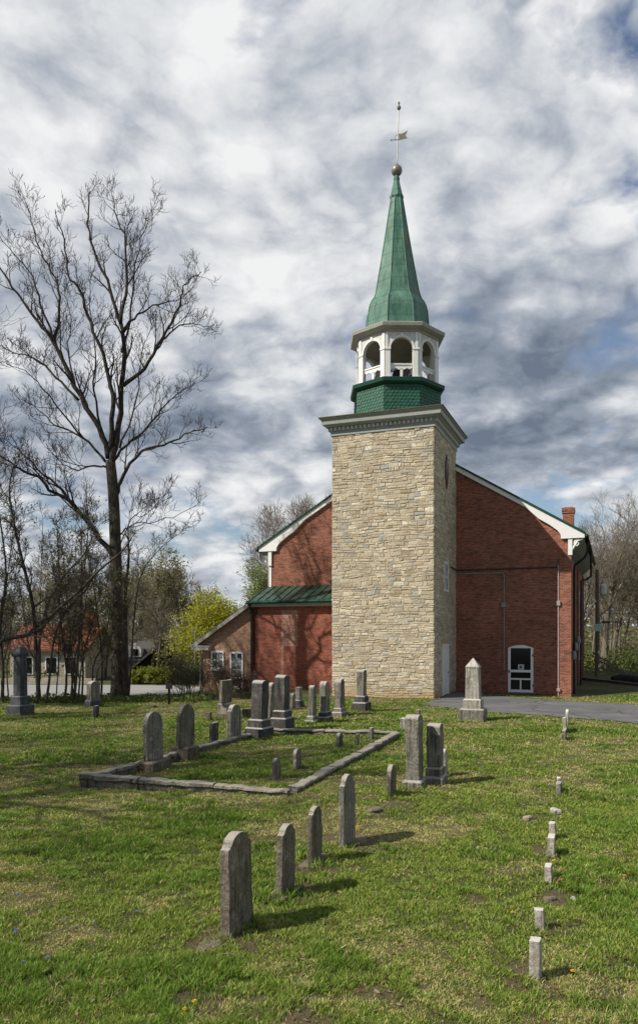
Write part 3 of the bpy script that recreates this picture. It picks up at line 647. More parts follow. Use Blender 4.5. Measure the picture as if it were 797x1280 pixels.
# ------------------------------------------------------------------ graveyard
def plan(L, Rr, yb, t=None, ratio=None):
    Z = CH*F/(yb-HZ); X = ((L+Rr)/2-CX)*Z/F
    a = .9328*F/Z; b = (.3604-.9328*X/Z)*F/Z; Wd = Rr-L
    if t is None: w = Wd/(a*ratio+b); t = ratio*w
    else: w = max((Wd-a*t)/b, .08)
    pc = L+a*t; c = Vector(((pc-CX)*Z/F, Z, 0))-U*t/2+D*w/2
    return c, t, w
def hz_(c, py): return CH+(HZ-py)*c.y/F
def prof_top(w, h, kind):
    hw = w/2
    if kind == 'round': r = hw*.95; return [(-hw,0),(hw,0)]+[(hw*math.cos(PI*j/16), h-r+r*math.sin(PI*j/16)) for j in range(17)]
    if kind == 'segment': r = hw*.5; return [(-hw,0),(hw,0)]+[(hw*math.cos(PI*j/12), h-r+r*math.sin(PI*j/12)) for j in range(13)]
    if kind == 'shoulder':
        s = hw*.74; r = s*.78; zs = h-r; return [(-hw,0),(hw,0),(hw,zs-.02),(hw*.95,zs+.02),(s+.012,zs+.03)]+[(s*math.cos(PI*j/14), zs+.03+(r-.03)*math.sin(PI*j/14)) for j in range(1,14)]+[(-s-.012,zs+.03),(-hw*.95,zs+.02),(-hw,zs-.02)]
    return [(-hw,0),(hw,0),(hw,h),(-hw,h)]
def roughen(mb, amp, seed):
    mb.v = [tuple(Vector(v)+Vector(mnoise.noise_vector(Vector(v)*3.1+Vector((seed*7.3,0,0))))*amp) for v in mb.v]
def build_stone(name, kind, t, w, h, z0, mat, parent, seed, bevel=.008, taper=1.0):
    mb = MB()
    if kind == 'obelisk':
        a, b = w/2, t/2; ta, tb = a*.93, b*.93
        rg = lambda p, q, z: [(-q,-p,z),(q,-p,z),(q,p,z),(-q,p,z)]
        hp = h-.62*w; mb.loft([rg(a,b,0), rg(ta,tb,hp-.05), rg(ta*1.05,tb*1.05,hp-.03), rg(ta*1.05,tb*1.05,hp), rg(.015,.015,h)])
    elif kind == 'gablet':
        a, b = w/2, t/2; rg = lambda q, z: [(-b*q,-a*q,z),(b*q,-a*q,z),(b*q,a*q,z),(-b*q,a*q,z)]
        mb.loft([rg(1,0), rg(.92,h*.80), rg(1.12,h*.815), rg(1.22,h*.85), rg(1.22,h*.875), rg(.72,h*.985), rg(.6,h)])
    elif kind == 'tier':
        a, b = w/2, t/2; rg = lambda q, z: [(-b-q,-a-q,z),(b+q,-a-q,z),(b+q,a+q,z),(-b-q,a+q,z)]
        e = min(.035, h*.25); mb.loft([rg(0,-.25 if z0 < .02 else -.004), rg(0,h-e), rg(-e*1.2,h)])
    else:
        poly = prof_top(w, h, kind); poly = [(p[0]*(1-(1-taper)*p[1]/h), p[1]-(.3 if p[1] < 1e-6 and z0 < .02 else 0)) for p in poly]
        pp = []
        for q_ in range(len(poly)):
            a_, b_ = Vector(poly[q_]), Vector(poly[(q_+1) % len(poly)]); m_ = max(1, int((b_-a_).length/.05))
            pp += [tuple(a_.lerp(b_, e_/m_)) for e_ in range(m_)]
        mb.prism(pp, 'x', -t/2, t/2)
        mb.v = [tuple(Vector(v)+Vector(mnoise.noise_vector(Vector(v)*17+Vector((seed*3.1,0,0))))*.0055) for v in mb.v]
    if kind != 'obelisk': roughen(mb, .008, seed)
    o = obj(name, mb, mat, parent, bevel=bevel); o.location = (0,0,z0); return o
SEED = [0]; FEET = []
def stone(label, L, Rr, yb, tiers, mats, t=None, ratio=None, tilt=None, cat='gravestone', group='gravestones on the lawn', name='gravestone', panel=True):
    """tiers: [(width px, top row, kind)...] from the ground up; the first is as wide as L..R"""
    SEED[0] += 1; c, t0, w0 = plan(L, Rr, yb, t, ratio)
    z = 0; g = Hs(c.x, c.y); W0 = Rr-L
    for e_ in (-.35,0,.35): q_ = c+D*w0*e_; FEET.append((q_.x, q_.y, max(t0*.5, w0*.2)))
    th = thing(name, label, cat, (c.x, c.y, g), ANG, group)
    if tilt is None: rt = random.Random(SEED[0]*13); tilt = (rt.gauss(0,.012), rt.gauss(0,.014)) if len(tiers) > 1 else (rt.gauss(0,.025), rt.gauss(0,.03))
    th.rotation_euler = (tilt[0], tilt[1], ANG)
    for i, (wp, yt, kind) in enumerate(tiers):
        q = wp/W0; tt, ww = t0*q, w0*q
        if t is not None and len(tiers) > 1 and i == len(tiers)-1 and ratio is None: 
            tt = min(t0*q*.75, .10); ww = max((wp-.9328*F/c.y*tt)/((.3604-.9328*c.x/c.y)*F/c.y), .12)
        h = hz_(c, yt)-g-z; h = max(h, .03)
        last = i == len(tiers)-1
        nm = ('tablet' if last else ('plinth' if i == 0 else 'base')) if kind not in ('obelisk','gablet') else 'shaft'
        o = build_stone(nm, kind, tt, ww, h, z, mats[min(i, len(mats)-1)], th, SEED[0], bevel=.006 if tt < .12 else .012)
        z += h
    return th
gB, gG, gD, gP, gW, gC, gN = M['g_brown'], M['g_grey'], M['g_dark'], M['g_pale'], M['g_white'], M['conc'], M['g_gran']
# front row, left of centre
stone('nearest and largest brown gravestone with shouldered arched top in the front lawn', 275.5, 317, 1174, [(41.5,1040,'shoulder')], [gB], t=.095, tilt=(.01,-.015))
stone('second stone from the front, shouldered brown gravestone leaning on a cracked footing slab', 331, 381, 1130, [(50,1117,'tier'),(24,1030,'shoulder')], [gC,gB], t=.2, tilt=(0,.02))
stone('third stone from the front, slim brown shouldered gravestone on a pale footing slab', 372, 414, 1087, [(42,1080,'tier'),(18.5,1007.5,'shoulder')], [gC,gB], t=.2)
stone('tall grey shouldered gravestone fourth in the front row with a flat stone beside it', 423.5, 444.5, 1060, [(21,967.5,'shoulder')], [gG], t=.07)
stone('small narrow round topped marker alone in grass before the tall paired stones', 482.4, 495, 1000.5, [(12.6,955.6,'round')], [gB], t=.075)
# footstones inside the kerb
stone('small rounded footstone, left one of two at the front corner of the kerbed plot', 340, 351, 977, [(11,947.5,'round')], [gG], t=.075)
stone('small rounded footstone, right one of two at the front corner of the kerbed plot', 365.5, 377, 964, [(11.5,935.5,'round')], [gG], t=.075)
stone('dark little footstone left of two paler ones near the back kerb corner', 420, 428.8, 937.5, [(8.8,916,'round')], [gD], t=.09)
stone('lowest pale square footstone in the middle of three by the back kerb', 442.8, 449, 933, [(6.2,917.5,'block')], [gG], t=.07)
stone('square footstone against the back kerb corner, right of the lowest pale one', 461, 467.2, 925, [(6.2,909.5,'block')], [gG], t=.08)
# rounded tablets on the left kerb
stone('grey rounded tablet on a rough block at the front left of the kerbed plot', 167, 216, 966, [(49,949,'tier'),(25,889.5,'round')], [gC,gG], t=.42)
stone('rounded tablet with rusty stain behind and right of the front left tablet', 212, 249.5, 951, [(37.5,932,'tier'),(23,880,'round')], [gC,gB], t=.42)
stone('small dark square slab right of the rust stained tablet', 260.5, 272.8, 932, [(12.3,903,'block')], [gD], t=.1)
stone('mid grey round topped tablet without base right of the small dark slab', 282.4, 301.8, 928.5, [(19.4,880.5,'shoulder')], [gG], t=.12)
stone('short broken stub of stone behind the small dark slab', 255.5, 265, 902, [(9.5,890,'block')], [gC], t=.2)
stone('tall brown slab on stepped base beside the shrub and the orange brick wing', 268.5, 293.5, 900, [(25,890,'tier'),(21,878.5,'tier'),(16,850,'block')], [gC,gG,gB], t=.42)
stone('low worn block behind the left of the two dark monuments', 302, 318, 897, [(16,886,'block')], [gC], ratio=.6)
# dark monuments
stone('front left dark pedestal monument with white capped top on heavy stepped plinth', 304, 342.5, 923, [(38.5,908,'tier'),(31,898,'tier'),(22.5,850,'segment')], [gD,gD,gD], ratio=.75)
stone('taller dark pedestal monument right of the front left one, white streaks on its face', 336.5, 368.5, 914, [(32,896,'tier'),(25.5,887,'tier'),(19.5,843.5,'segment')], [gD,gD,gD], ratio=.75)
stone('pale round topped slab half hidden between the two dark pedestal monuments', 332, 342.5, 900, [(10.5,853,'round')], [gG], ratio=.4)
stone('little round topped stone before the red brick wall right of the dark monuments', 361, 368.8, 886, [(7.8,866.5,'round')], [gG], ratio=.5)
stone('short grey stone on a base against the red brick wing', 366.5, 380, 884, [(13.5,874.5,'tier'),(9.5,859,'block')], [gD,gG], ratio=.6)
stone('slender round topped pillar stone, leftmost of three pale ones before the tower', 379.5, 400, 905, [(20.5,899.5,'tier'),(15,894,'tier'),(10.5,856.5,'round')], [gG,gG,gG], ratio=.55)
stone('round topped pillar stone with dark base, middle of three pale ones before the tower', 395.5, 416.5, 903, [(21,895,'tier'),(17,888.5,'tier'),(13.5,851.5,'round')], [gD,gD,gG], ratio=.55)
stone('round topped pillar stone at the left tower corner, right of three pale ones', 413.5, 435, 895.5, [(21.5,889,'tier'),(16.5,884,'tier'),(13,848.5,'round')], [gG,gG,gG], ratio=.55)
stone('lone rounded pillar monument on a dark stepped base before the tower front', 439.5, 464, 890.5, [(24.5,877,'tier'),(17.5,869,'tier'),(12.5,837,'segment')], [gD,gD,gG], ratio=.75)
# paired tall stones right of centre
stone('tallest grey slab of the pair right of the kerbed plot, white capped with cut corners', 502.5, 535, 989, [(32.5,973,'tier'),(21.5,893,'segment')], [gG,gG], ratio=.75)
stone('shorter slab of the pair with a carved arch low on its face', 529, 560, 985, [(31,968,'tier'),(25,957,'tier'),(20.5,904,'segment')], [gG,gG,gG], ratio=.75)
stone('thin pale marker tucked behind the right side of the tall pair', 551.5, 558.5, 972, [(7,936,'round')], [gP], t=.07)
stone('small worn block behind the left side of the tall pair', 500, 511, 914, [(11,897.5,'block')], [gP], t=.2)
stone('tiny post stone peeking over the tallest slab of the pair', 519.5, 525, 903, [(5.5,887,'block')], [gG], t=.09)
stone('pale marble obelisk with pyramid point beside the asphalt path', 575, 609, 902.5, [(34,885,'tier'),(25,873,'tier'),(19.5,822.5,'obelisk')], [M['g_grey'],gP,gP], ratio=1.0, cat='obelisk', name='obelisk')
# left edge
stone('large blue grey granite monument with gabled cap at the left edge of the lawn', 4.5, 44, 896, [(39.5,880.5,'tier'),(28,869.5,'tier'),(20,808,'gablet')], [gN,gN,gN], ratio=.85)
stone('broad rounded tablet on dark base beneath the bare trees at left', 104.5, 128, 885, [(23.5,874.5,'tier'),(18,851,'segment')], [gN,gG], ratio=.4)
stone('small upright block in front of the broad tablet beneath the trees', 116, 124.8, 898.5, [(8.8,882,'block')], [gD], ratio=.6)
stone('low flat stone lying in the grass left of the sign post', 185.5, 196, 885.5, [(10.5,881.5,'block')], [gC], ratio=1.0, panel=False)
# right hand row of small white markers
wm = [('nearest white marker, tallest post of the right hand row', 662.5, 676.5, 1228, 1174.5, 'block', gW, .085), ('stubby stained white marker second in the right hand row', 670, 681.5, 1164, 1136, 'segment', gP, .085),
 ('white block marker third in the right hand row with an ochre stone at its foot', 681, 690.5, 1105, 1081, 'block', gW, .075), ('bright square white marker fourth in the right hand row, before a shorter twin', 684, 693.5, 1072.5, 1044.5, 'block', gW, .085),
 ('white marker directly behind the bright square one in the right hand row', 686.5, 694.5, 1052, 1028, 'block', gW, .08), ('dark sided marker with pale head in the middle of the right hand row', 694.5, 701.5, 995.5, 978, 'block', gG, .08), ('slim white stub just behind the dark sided marker', 695.5, 699.5, 987, 970.5, 'round', gW, .06),
 ('grey post first of the far cluster by the asphalt path', 702, 708, 927, 912, 'block', gG, .09), ('white post middle of the far cluster by the asphalt path', 703.5, 708.5, 916, 897, 'block', gW, .09), ('slim white post farthest of the cluster, touching the path edge', 705.8, 709.6, 906.5, 886.5, 'round', gW, .08)]
for lb, L, R_, yb, yt, kd, m, tt in wm:
    stone(lb, L, R_, yb, [(R_-L, yt, kd)], [m], t=tt, group='small white markers in the right hand row', tilt=(rnd.uniform(-.09,.09), rnd.uniform(-.09,.09)), panel=False)
# flat fragments
def rock(label, px, py, rx, ry, rz, mat, seed, rot=0):
    p = gp(px, py); mb = MB(); n = 9
    rings = []
    for zz, s in ((-.05,.98),(0.0,1.0),(rz*.7,.94),(rz,.72)):
        rings.append([(rx*s*math.cos(2*PI*j/n)*(1+.22*math.sin(j*2.3+seed)), ry*s*math.sin(2*PI*j/n)*(1+.22*math.cos(j*1.7+seed)), zz*(1+.25*math.sin(j+seed))) for j in range(n)])
    mb.loft(rings); o = obj('stone_fragment', mb, mat, bevel=.006); o.location = (p.x, p.y, Hs(p.x, p.y)); o.rotation_euler = (0,0,rot); tag(o, label, 'stone', 'loose stones in the lawn'); return o
rock('flat grey stone fragment lying beside the fourth front stone', 467, 1016, .11, .19, .05, gC, 1, -.3)
rock('flat footing rubble at the foot of the nearest gravestone', 265, 1178, .09, .2, .012, gC, 2, -.4)
rock('flat slab at the foot of the tall grey shouldered gravestone', 448, 1050, .12, .2, .014, gC, 3, -.3)
rock('pale rounded pebble between the dark sided marker and the white twins', 695, 1018, .10, .07, .07, gP, 4)
rock('ochre coloured stone lying by the third white marker', 697, 1102, .09, .05, .05, M['amber'], 5, .5)
rock('small pale chip in the grass below the white twins', 716, 1124, .03, .05, .03, gP, 6)
rock('brownish clod in a bare spot left of the white twins', 658, 1026, .08, .06, .05, M['rock'], 7)
rock('flat pale stone sunk behind the stubby marker', 686, 1123, .07, .05, .03, gC, 8)
rock('rough stone at the broken left corner of the kerb', 180, 964, .16, .12, .10, gC, 9)
# kerb of the plot
kerb = thing('plot_kerb', 'low cracked stone kerb enclosing a rectangular family plot', 'kerb', (0,0,0))
def kerb_run(A, B, h0, h1, n, seed, wid=.21):
    r_ = random.Random(seed); d = (B-A); L = d.length; d = d.normalized(); nn = Vector((-d.y, d.x, 0)); x = 0
    for i in range(n):
        l = L/n*(1 if i == n-1 else r_.uniform(.85,1.12)); e = L if i == n-1 else min(x+l, L)
        a = A+d*(x+.008); b = A+d*(e-.008); x = e; m = 16; rings = []
        for k_ in range(m+1):
            q = a.lerp(b, k_/m); f_ = ((q-A).length/L); hh = h0+(h1-h0)*f_+r_.uniform(-.012,.012); g = 0
            wv = wid/2*(1+r_.uniform(-.07,.07)); er = r_.uniform(0,.035)
            rings.append([q+nn*wv+Vector((0,0,-.15)), q-nn*(wv-er)+Vector((0,0,-.15)), q-nn*(wv-er*.8)+Vector((0,0,hh*.55)), q-nn*(wv+.02)+Vector((0,0,hh*.68)), q-nn*wv+Vector((0,0,hh-.01)), q-nn*(wv-.03)+Vector((0,0,hh)), q+nn*(wv-.02)+Vector((0,0,hh)), q+nn*wv+Vector((0,0,hh-.02))])
        mb = MB(); mb.loft(rings); roughen(mb, .022, seed*5+i); obj('kerb_stone', mb, M['kerb'], kerb)
kerb_run(KA, KB, .27, .11, 3, 1); kerb_run(KB+D*.16, KC-D*.16, .12, .15, 4, 2); kerb_run(KA+D*.16, KD-D*.16, .2, .12, 4, 3, .17); kerb_run(KD, KC, .12, .15, 2, 4)

# ------------------------------------------------------------------ grass blades (one mass)
def in_path(x, y):
    r = np.zeros(len(x), bool); poly = PB+PT[::-1]; n = len(poly)
    for i in range(n):
        a, b = poly[i], poly[(i+1) % n]
        c = (a.y > y) != (b.y > y); xx = (b.x-a.x)*(y-a.y)/((b.y-a.y) if abs(b.y-a.y) > 1e-9 else 1e-9)+a.x
        r ^= c & (x < xx)
    return r
def blades(n, z0, z1, seed, side=0):
    R = np.random.RandomState(seed)
    lo, hi = math.log(z0), math.log(z1)
    y = np.exp(lo+(hi-lo)*R.rand(n)); x = (R.rand(n)*2-1)*(.5*y+side)
    # clumping
    cl = fbm(x*7, y*7, 3, 61); d, l, s = fields(x, y)
    keep = (R.rand(n) < (1-.9*s)*(.16+1.1*sst(.25,.66,cl))) & ~in_path(x+(R.rand(n)-.5)*.12, y+(R.rand(n)-.5)*.34)
    keep &= ~((y > 31.6) & (x < -4) & (x > -60)) & ~((y > 33.2) & (x < 7))
    x, y, d, l, s, cl = [q[keep] for q in (x, y, d, l, s, cl)]; n = len(x)
    hgt = (.020+.036*R.rand(n)**1.5+.05*l*R.rand(n))*(1-.45*d)*(.5+.9*cl); hgt *= np.clip((y/12)**.15, .9, 1.3)
    near = np.zeros(n)
    for qx, qy, qr in FEET: near = np.maximum(near, np.exp(-(np.maximum(np.sqrt((x-qx)**2+(y-qy)**2)-qr, 0)/.10)**2))
    hgt *= 1+near*(.5+.9*R.rand(n))
    w = (.0024+.0032*R.rand(n))*np.clip((y+(4 if side else 0))/6, .8, 6)**.85
    a = R.rand(n)*2*PI; lean = (.25+.95*R.rand(n))*hgt; la = R.rand(n)*2*PI
    z = H(x, y)-.006
    bx, by = np.cos(a)*w, np.sin(a)*w; lx, ly = np.cos(la)*lean, np.sin(la)*lean
    V = np.empty((n, 5, 3)); 
    V[:,0] = np.stack([x-bx, y-by, z], 1); V[:,1] = np.stack([x+bx, y+by, z], 1)
    mx, my, mz = x+lx*.35, y+ly*.35, z+hgt*.6
    V[:,2] = np.stack([mx+bx*.7, my+by*.7, mz], 1); V[:,3] = np.stack([mx-bx*.7, my-by*.7, mz], 1); V[:,4] = np.stack([x+lx, y+ly, z+hgt], 1)
    c = np.tile(np.array([.145,.215,.032]), (n, 1)); q = R.rand(n)
    c = mixc(c, (.09,.165,.018), l*.85); c = mixc(c, (.23,.235,.06), (q > .68)*.8*(1-l*.6))
    straw = (R.rand(n) < (.07+.66*d)); c = mixc(c, (.42,.355,.175), straw*(.5+.5*R.rand(n))); c *= (1.58*(.6+.8*R.rand(n)))[:, None]
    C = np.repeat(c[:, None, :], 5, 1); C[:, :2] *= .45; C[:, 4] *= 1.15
    return V.reshape(-1, 3), C.reshape(-1, 3), n
parts = [blades(680000, 4.6, 14, 1), blades(380000, 13, 36, 2), blades(330000, 2.0, 30, 3, 5.5)]
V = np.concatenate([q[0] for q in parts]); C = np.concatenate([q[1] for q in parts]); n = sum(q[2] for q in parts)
me = bpy.data.meshes.new('grass'); me.vertices.add(len(V)); me.vertices.foreach_set('co', V.astype(np.float32).ravel())
b5 = np.arange(n)*5
loops = np.stack([b5, b5+1, b5+2, b5+3, b5+3, b5+2, b5+4], 1).astype(np.int32).ravel()
me.loops.add(len(loops)); me.loops.foreach_set('vertex_index', loops)
st = np.stack([np.arange(n)*7, np.arange(n)*7+4], 1).ravel().astype(np.int32); me.polygons.add(2*n); me.polygons.foreach_set('loop_start', st)
me.update(calc_edges=True)
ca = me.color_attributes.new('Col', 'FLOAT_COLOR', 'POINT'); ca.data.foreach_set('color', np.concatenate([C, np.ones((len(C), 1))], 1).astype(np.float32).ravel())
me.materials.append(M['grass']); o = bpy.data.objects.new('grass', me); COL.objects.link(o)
o['kind'] = 'stuff'; tag(o, 'patchy green and straw coloured spring grass covering the graveyard lawn', 'grass')

# ------------------------------------------------------------------ flowers
def dandelion():
    th = thing('dandelion', 'yellow dandelion blooming in the lawn', 'flower', (0,0,0), 0, 'dandelions in the lawn')
    mb = MB(); n = 16
    for ring, (r_, z_) in enumerate(((.026,.045),(.019,.052),(.011,.056))):
        for j in range(n):
            a = 2*PI*(j+.5*ring)/n; d_ = Vector((math.cos(a), math.sin(a), 0)); t_ = Vector((-d_.y, d_.x, 0))*.004; c0 = Vector((0,0,.044))
            mb.add([c0+t_*.5, c0-t_*.5, d_*r_-t_+Vector((0,0,z_)), d_*r_+t_+Vector((0,0,z_))], [(0,1,2,3)])
    obj('flower_head', mb, M['yellow'], th, fix=False); mb = MB(); mb.tube([(0,0,-.01),(.003,0,.02),(0,0,.045)], .0022, 5); obj('stem', mb, M['stem'], th); return th
dd = [(385.5,1117),(447,1038),(231,1268),(715,1218),(692,1082),(780,1099),(738,912),(582,957),(664,972),(635,991),(682,995),(334,931),(461,934),(424,946),(457,935),(227,1274),(243,1258),(620,955),(640,1145),(250,962),(300,935),(590,985),(446,1041),(610,948),(700,1090),(772,1090),(455,938),(430,952)]
d0 = dandelion()
for i, (px, py) in enumerate(dd):
    p = gp(px, py); s = rnd.uniform(.7,1.0)*(.85 if p.y < 9 else 1.15); loc = (p.x, p.y, Hs(p.x, p.y)+.01); rz = rnd.uniform(0,6)
    if i == 0: d0.location = loc; d0.scale = (s,)*3
    else: dup(d0, loc, rz, (s,)*3, d0['label'], d0['group'])
def violet():
    th = thing('violet', 'tiny violet flower low in the grass at the left of the lawn', 'flower', (0,0,0), 0, 'violets in the lawn')
    mb = MB()
    for j in range(5):
        a = 2*PI*j/5; d_ = Vector((math.cos(a), math.sin(a), 0)); t_ = Vector((-d_.y, d_.x, 0))
        mb.add([(0,0,.04), d_*.01-t_*.007+Vector((0,0,.045)), d_*.018+Vector((0,0,.046)), d_*.01+t_*.007+Vector((0,0,.045))], [(0,1,2,3)])
    obj('petals', mb, M['violet'], th, fix=False); mb = MB(); mb.tube([(0,0,-.01),(0,0,.042)], .0018, 5); obj('stem', mb, M['stem'], th); return th
v0 = violet()
for i, (px, py) in enumerate([(20,1127),(21,1171),(29,1211),(80,1157),(118,1160),(172,1146),(24,1130),(60,1205),(110,1080),(18,1174)]):
    p = gp(px, py); loc = (p.x, p.y, Hs(p.x, p.y)+.012)
    if i == 0: v0.location = loc
    else: dup(v0, loc, i*1.3, (1.1,)*3, v0['label'], v0['group'])

# ------------------------------------------------------------------ trees
def smooth_path(pts, per=4):
    pts = [Vector(p) for p in pts]; out = []
    for i in range(len(pts)-1):
        p0 = pts[max(i-1,0)]; p1 = pts[i]; p2 = pts[i+1]; p3 = pts[min(i+2,len(pts)-1)]
        for k_ in range(per):
            t = k_/per; out.append(.5*((2*p1)+(p2-p0)*t+(2*p0-5*p1+4*p2-p3)*t*t+(3*p1-p0-3*p2+p3)*t**3))
    out.append(pts[-1]); return out
class Tree:
    def __init__(s, seed, rmin=.007, up=.25, wig=.16, levels=4, dens=1.0, spread=(28,58), counts=None, lr=(.34,.62)):
        s.counts = counts; s.lr = lr; s.tipk = .45; s.r = random.Random(seed); s.trunk = MB(); s.crown = MB(); s.tips = []; s.rmin = rmin; s.up = up; s.wig = wig; s.levels = levels; s.dens = dens; s.spread = spread
    def grow(s, p, d, L, r, lev):
        R_ = s.r; seg = max(3, min(7, int(L/.35)+2)); pts = [p.copy()]; d = d.normalized()
        for i in range(seg):
            d = (d+Vector((R_.gauss(0,1), R_.gauss(0,1), R_.gauss(0,1)))*s.wig+Vector((0,0,s.up*.35))).normalized(); pts.append(pts[-1]+d*(L/seg))
        rad = [max(s.rmin, r*(1-.75*i/seg)) for i in range(seg+1)]
        s.crown.tube(pts, rad, 5 if lev <= 1 else (4 if lev == 2 else 3), cap=False)
        s.limb(pts, rad, L, lev)
    def limb(s, pts, rad, L, lev, start=.2, k=1.0):
        R_ = s.r
        if lev >= s.levels: s.tips.append(pts[-1].copy()); s.tips.append(pts[len(pts)//2].copy()); return
        n = max(2, int((2.2+L*1.35*(1 if lev < 2 else 1.3))*s.dens*k*R_.uniform(.85,1.2))); n = min(n, 16)
        if s.counts and lev in s.counts: n = max(1, int(s.counts[lev]*R_.uniform(.75,1.25)+.5))
        m = len(pts)-1; az = R_.uniform(0, 2*PI)
        for j in range(n):
            t = start+(1-start)*(j+R_.uniform(.2,.9))/n; t = min(t, .98); f_ = t*m; i = min(int(f_), m-1); q = pts[i].lerp(pts[i+1], f_-i)
            dr = (pts[i+1]-pts[i]).normalized(); az += 2.4+R_.uniform(-.5,.5)
            sx = dr.cross(Vector((0,0,1))); sx = sx.normalized() if sx.length > .1 else Vector((1,0,0)); sy = dr.cross(sx)
            side = sx*math.cos(az)+sy*math.sin(az); an = math.radians(R_.uniform(*s.spread))
            nd = dr*math.cos(an)+side*math.sin(an); nd.z += s.up*.5
            nl = L*R_.uniform(*s.lr)*(1.08-s.tipk*t); nl = max(nl, .22); nr = max(s.rmin, (rad[i]*(1-(f_-i))+rad[i+1]*(f_-i))*R_.uniform(.46,.70))
            s.grow(q, nd, nl, nr, lev+1)
        s.tips.append(pts[-1].copy())
    def leaves(s, per, sig, size, cols, seed=0):
        R_ = random.Random(seed); mb = MB()
        for tp in s.tips:
            for _ in range(per if isinstance(per, int) else (1 if R_.random() < per else 0)):
                c = tp+Vector((R_.gauss(0,sig),R_.gauss(0,sig),R_.gauss(0,sig))); a = Vector((R_.gauss(0,1),R_.gauss(0,1),R_.gauss(0,1))).normalized(); b = a.cross(Vector((R_.gauss(0,1),R_.gauss(0,1),R_.gauss(0,1)))).normalized()
                z = size*R_.uniform(.6,1.3); cl = R_.choice(cols); m = R_.uniform(.7,1.25)
                mb.add([c-a*z, c-b*z*.5, c+a*z, c+b*z*.5], [(0,1,2,3)], tuple(x*m for x in cl))
        return mb
    def finish(s, name, label, cat, loc, group, bark, twig, leafmb=None):
        th = thing(name, label, cat, loc, 0, group)
        off = Vector(loc)
        for mb in (s.trunk, s.crown)+((leafmb,) if leafmb else ()): mb.v = [(v[0]-off.x, v[1]-off.y, v[2]-off.z) for v in mb.v]
        obj('trunk', s.trunk, bark, th, smooth=True, fix=False, uv=False); obj('crown', s.crown, twig, th, smooth=True, fix=False, uv=False)
        if leafmb: obj('leaves', leafmb, M['leaf'], th, fix=False, uv=False)
        return th

# the big bare tree
ZT_ = 34.3
T = Tree(21, rmin=.0072, up=.36, wig=.135, levels=5, dens=1.0, lr=(.36,.68))
T.tipk = .72
def pxpath(pl, Z, dz=0):
    n = len(pl); return [at(x, y, Z+dz*i/(n-1)) for i, (x, y) in enumerate(pl)]
b0 = gp(150, 870); ZT_ = b0.y
tp = smooth_path([at(150,884,ZT_), at(149,868,ZT_), at(147.5,840,ZT_), at(147,780,ZT_), at(145,700,ZT_), at(143,640,ZT_), at(141,606,ZT_), at(138,576,ZT_)], 3)
nn = len(tp); rr = []
for i, p in enumerate(tp): q = i/(nn-1); rr.append(.31-.085*q+.16*math.exp(-max(p.z,0)*2.2))
T.trunk.tube(tp, rr, 14)
sec = smooth_path(pxpath([(158,880),(158,850),(157,790),(157,740),(161,700),(160,660)], ZT_-.5), 3); T.trunk.tube(sec, [.15*(1-.85*i/len(sec)) for i in range(len(sec))], 8); T.limb(sec, [.06]*len(sec), 2.2, 2, .4)
limbs = [
 ([(139,580),(145,550),(152,501),(154,426),(150.5,403),(139,362),(117,312),(110,270),(113,240)], .17, .5, 0),
 ([(151,405),(158,350),(156,300),(146,268),(141,248)], .085, 1, .6),
 ([(139,565),(141,508),(132,456),(113,403),(101.6,365),(86,345),(80,300),(68,262)], .125, -1.2, 0),
 ([(136,572),(124,535),(94,482),(71,433),(49,403),(22,369),(0,332),(-22,300)], .15, -.5, 0),
 ([(68,428),(75,380),(70,350),(50,312),(38,268),(27,244)], .075, 1.5, .4),
 ([(134,584),(112,583),(94,588),(75,576),(58,556)], .055, -1.5, 0), ([(132,577),(102,546),(68,531),(49,512),(22,498)], .07, 1.8, 0),
 ([(146,618),(154,595),(177,565),(211,554),(238,541),(258,534)], .105, -1, 0), ([(143,575),(166,550),(196,520),(222,492),(245,478)], .075, 1.2, 0),
 ([(154,482),(181,460),(203,422),(222,388),(231,358),(250,340)], .105, -1.6, 0), ([(154,413),(173,392),(199,381),(228,372),(250,345)], .06, 1.4, .2),
 ([(203,424),(225,408),(245,405),(262,408)], .05, -1.0, .3), ([(152,440),(165,385),(170,330),(180,290),(196,250)], .06, 1.8, .2), ([(94,482),(85,440),(88,400),(80,360)], .05, 2, .2),
 ([(147,700),(134,684),(116,660),(94,632),(69,616),(47,598),(19,582),(-5,566),(-40,540)], .145, -1.2, 0), ([(92,632),(72,606),(52,590),(30,568),(2,548)], .085, 1.5, .2),
 ([(147,670),(170,655),(205,650),(245,632)], .04, -1.5, 0), ([(147,690),(163,650),(185,640),(210,612)], .035, 1.5, 0), ([(150,560),(170,500),(178,440),(190,410)], .05, -2.2, 0), ([(98,500),(70,470),(45,448),(15,440),(-15,425)], .07, 1.0, 0), ([(72,436),(50,380),(40,345),(12,310),(-8,285)], .06, -1.5, 0), ([(104,548),(70,505),(40,470),(8,455)], .05, -2, 0), ([(128,545),(118,490),(120,440),(112,380),(118,330)], .06, 2.4, 0)]
for pl, r0, dz, _ in limbs:
    pts = smooth_path(pxpath(pl, ZT_, dz), 4); m = len(pts); pts = [p+Vector((T.r.gauss(0,.035), T.r.gauss(0,.06), T.r.gauss(0,.035)))*(0 if i == 0 else 1) for i, p in enumerate(pts)]
    L = sum((pts[i+1]-pts[i]).length for i in range(m-1)); rad = [max(.012, r0*(1-.86*(i/(m-1))**.8)) for i in range(m)]
    T.crown.tube(pts, rad, 8); T.limb(pts, rad, min(L, 3.6), 1, .18, k=1.35*max(1, L/4.2))
T.finish('bare_tree', 'tallest bare grey tree with forked trunk standing behind the lawn at left', 'tree', (b0.x, b0.y, -.1), None, M['bark'], M['bark_twig'])

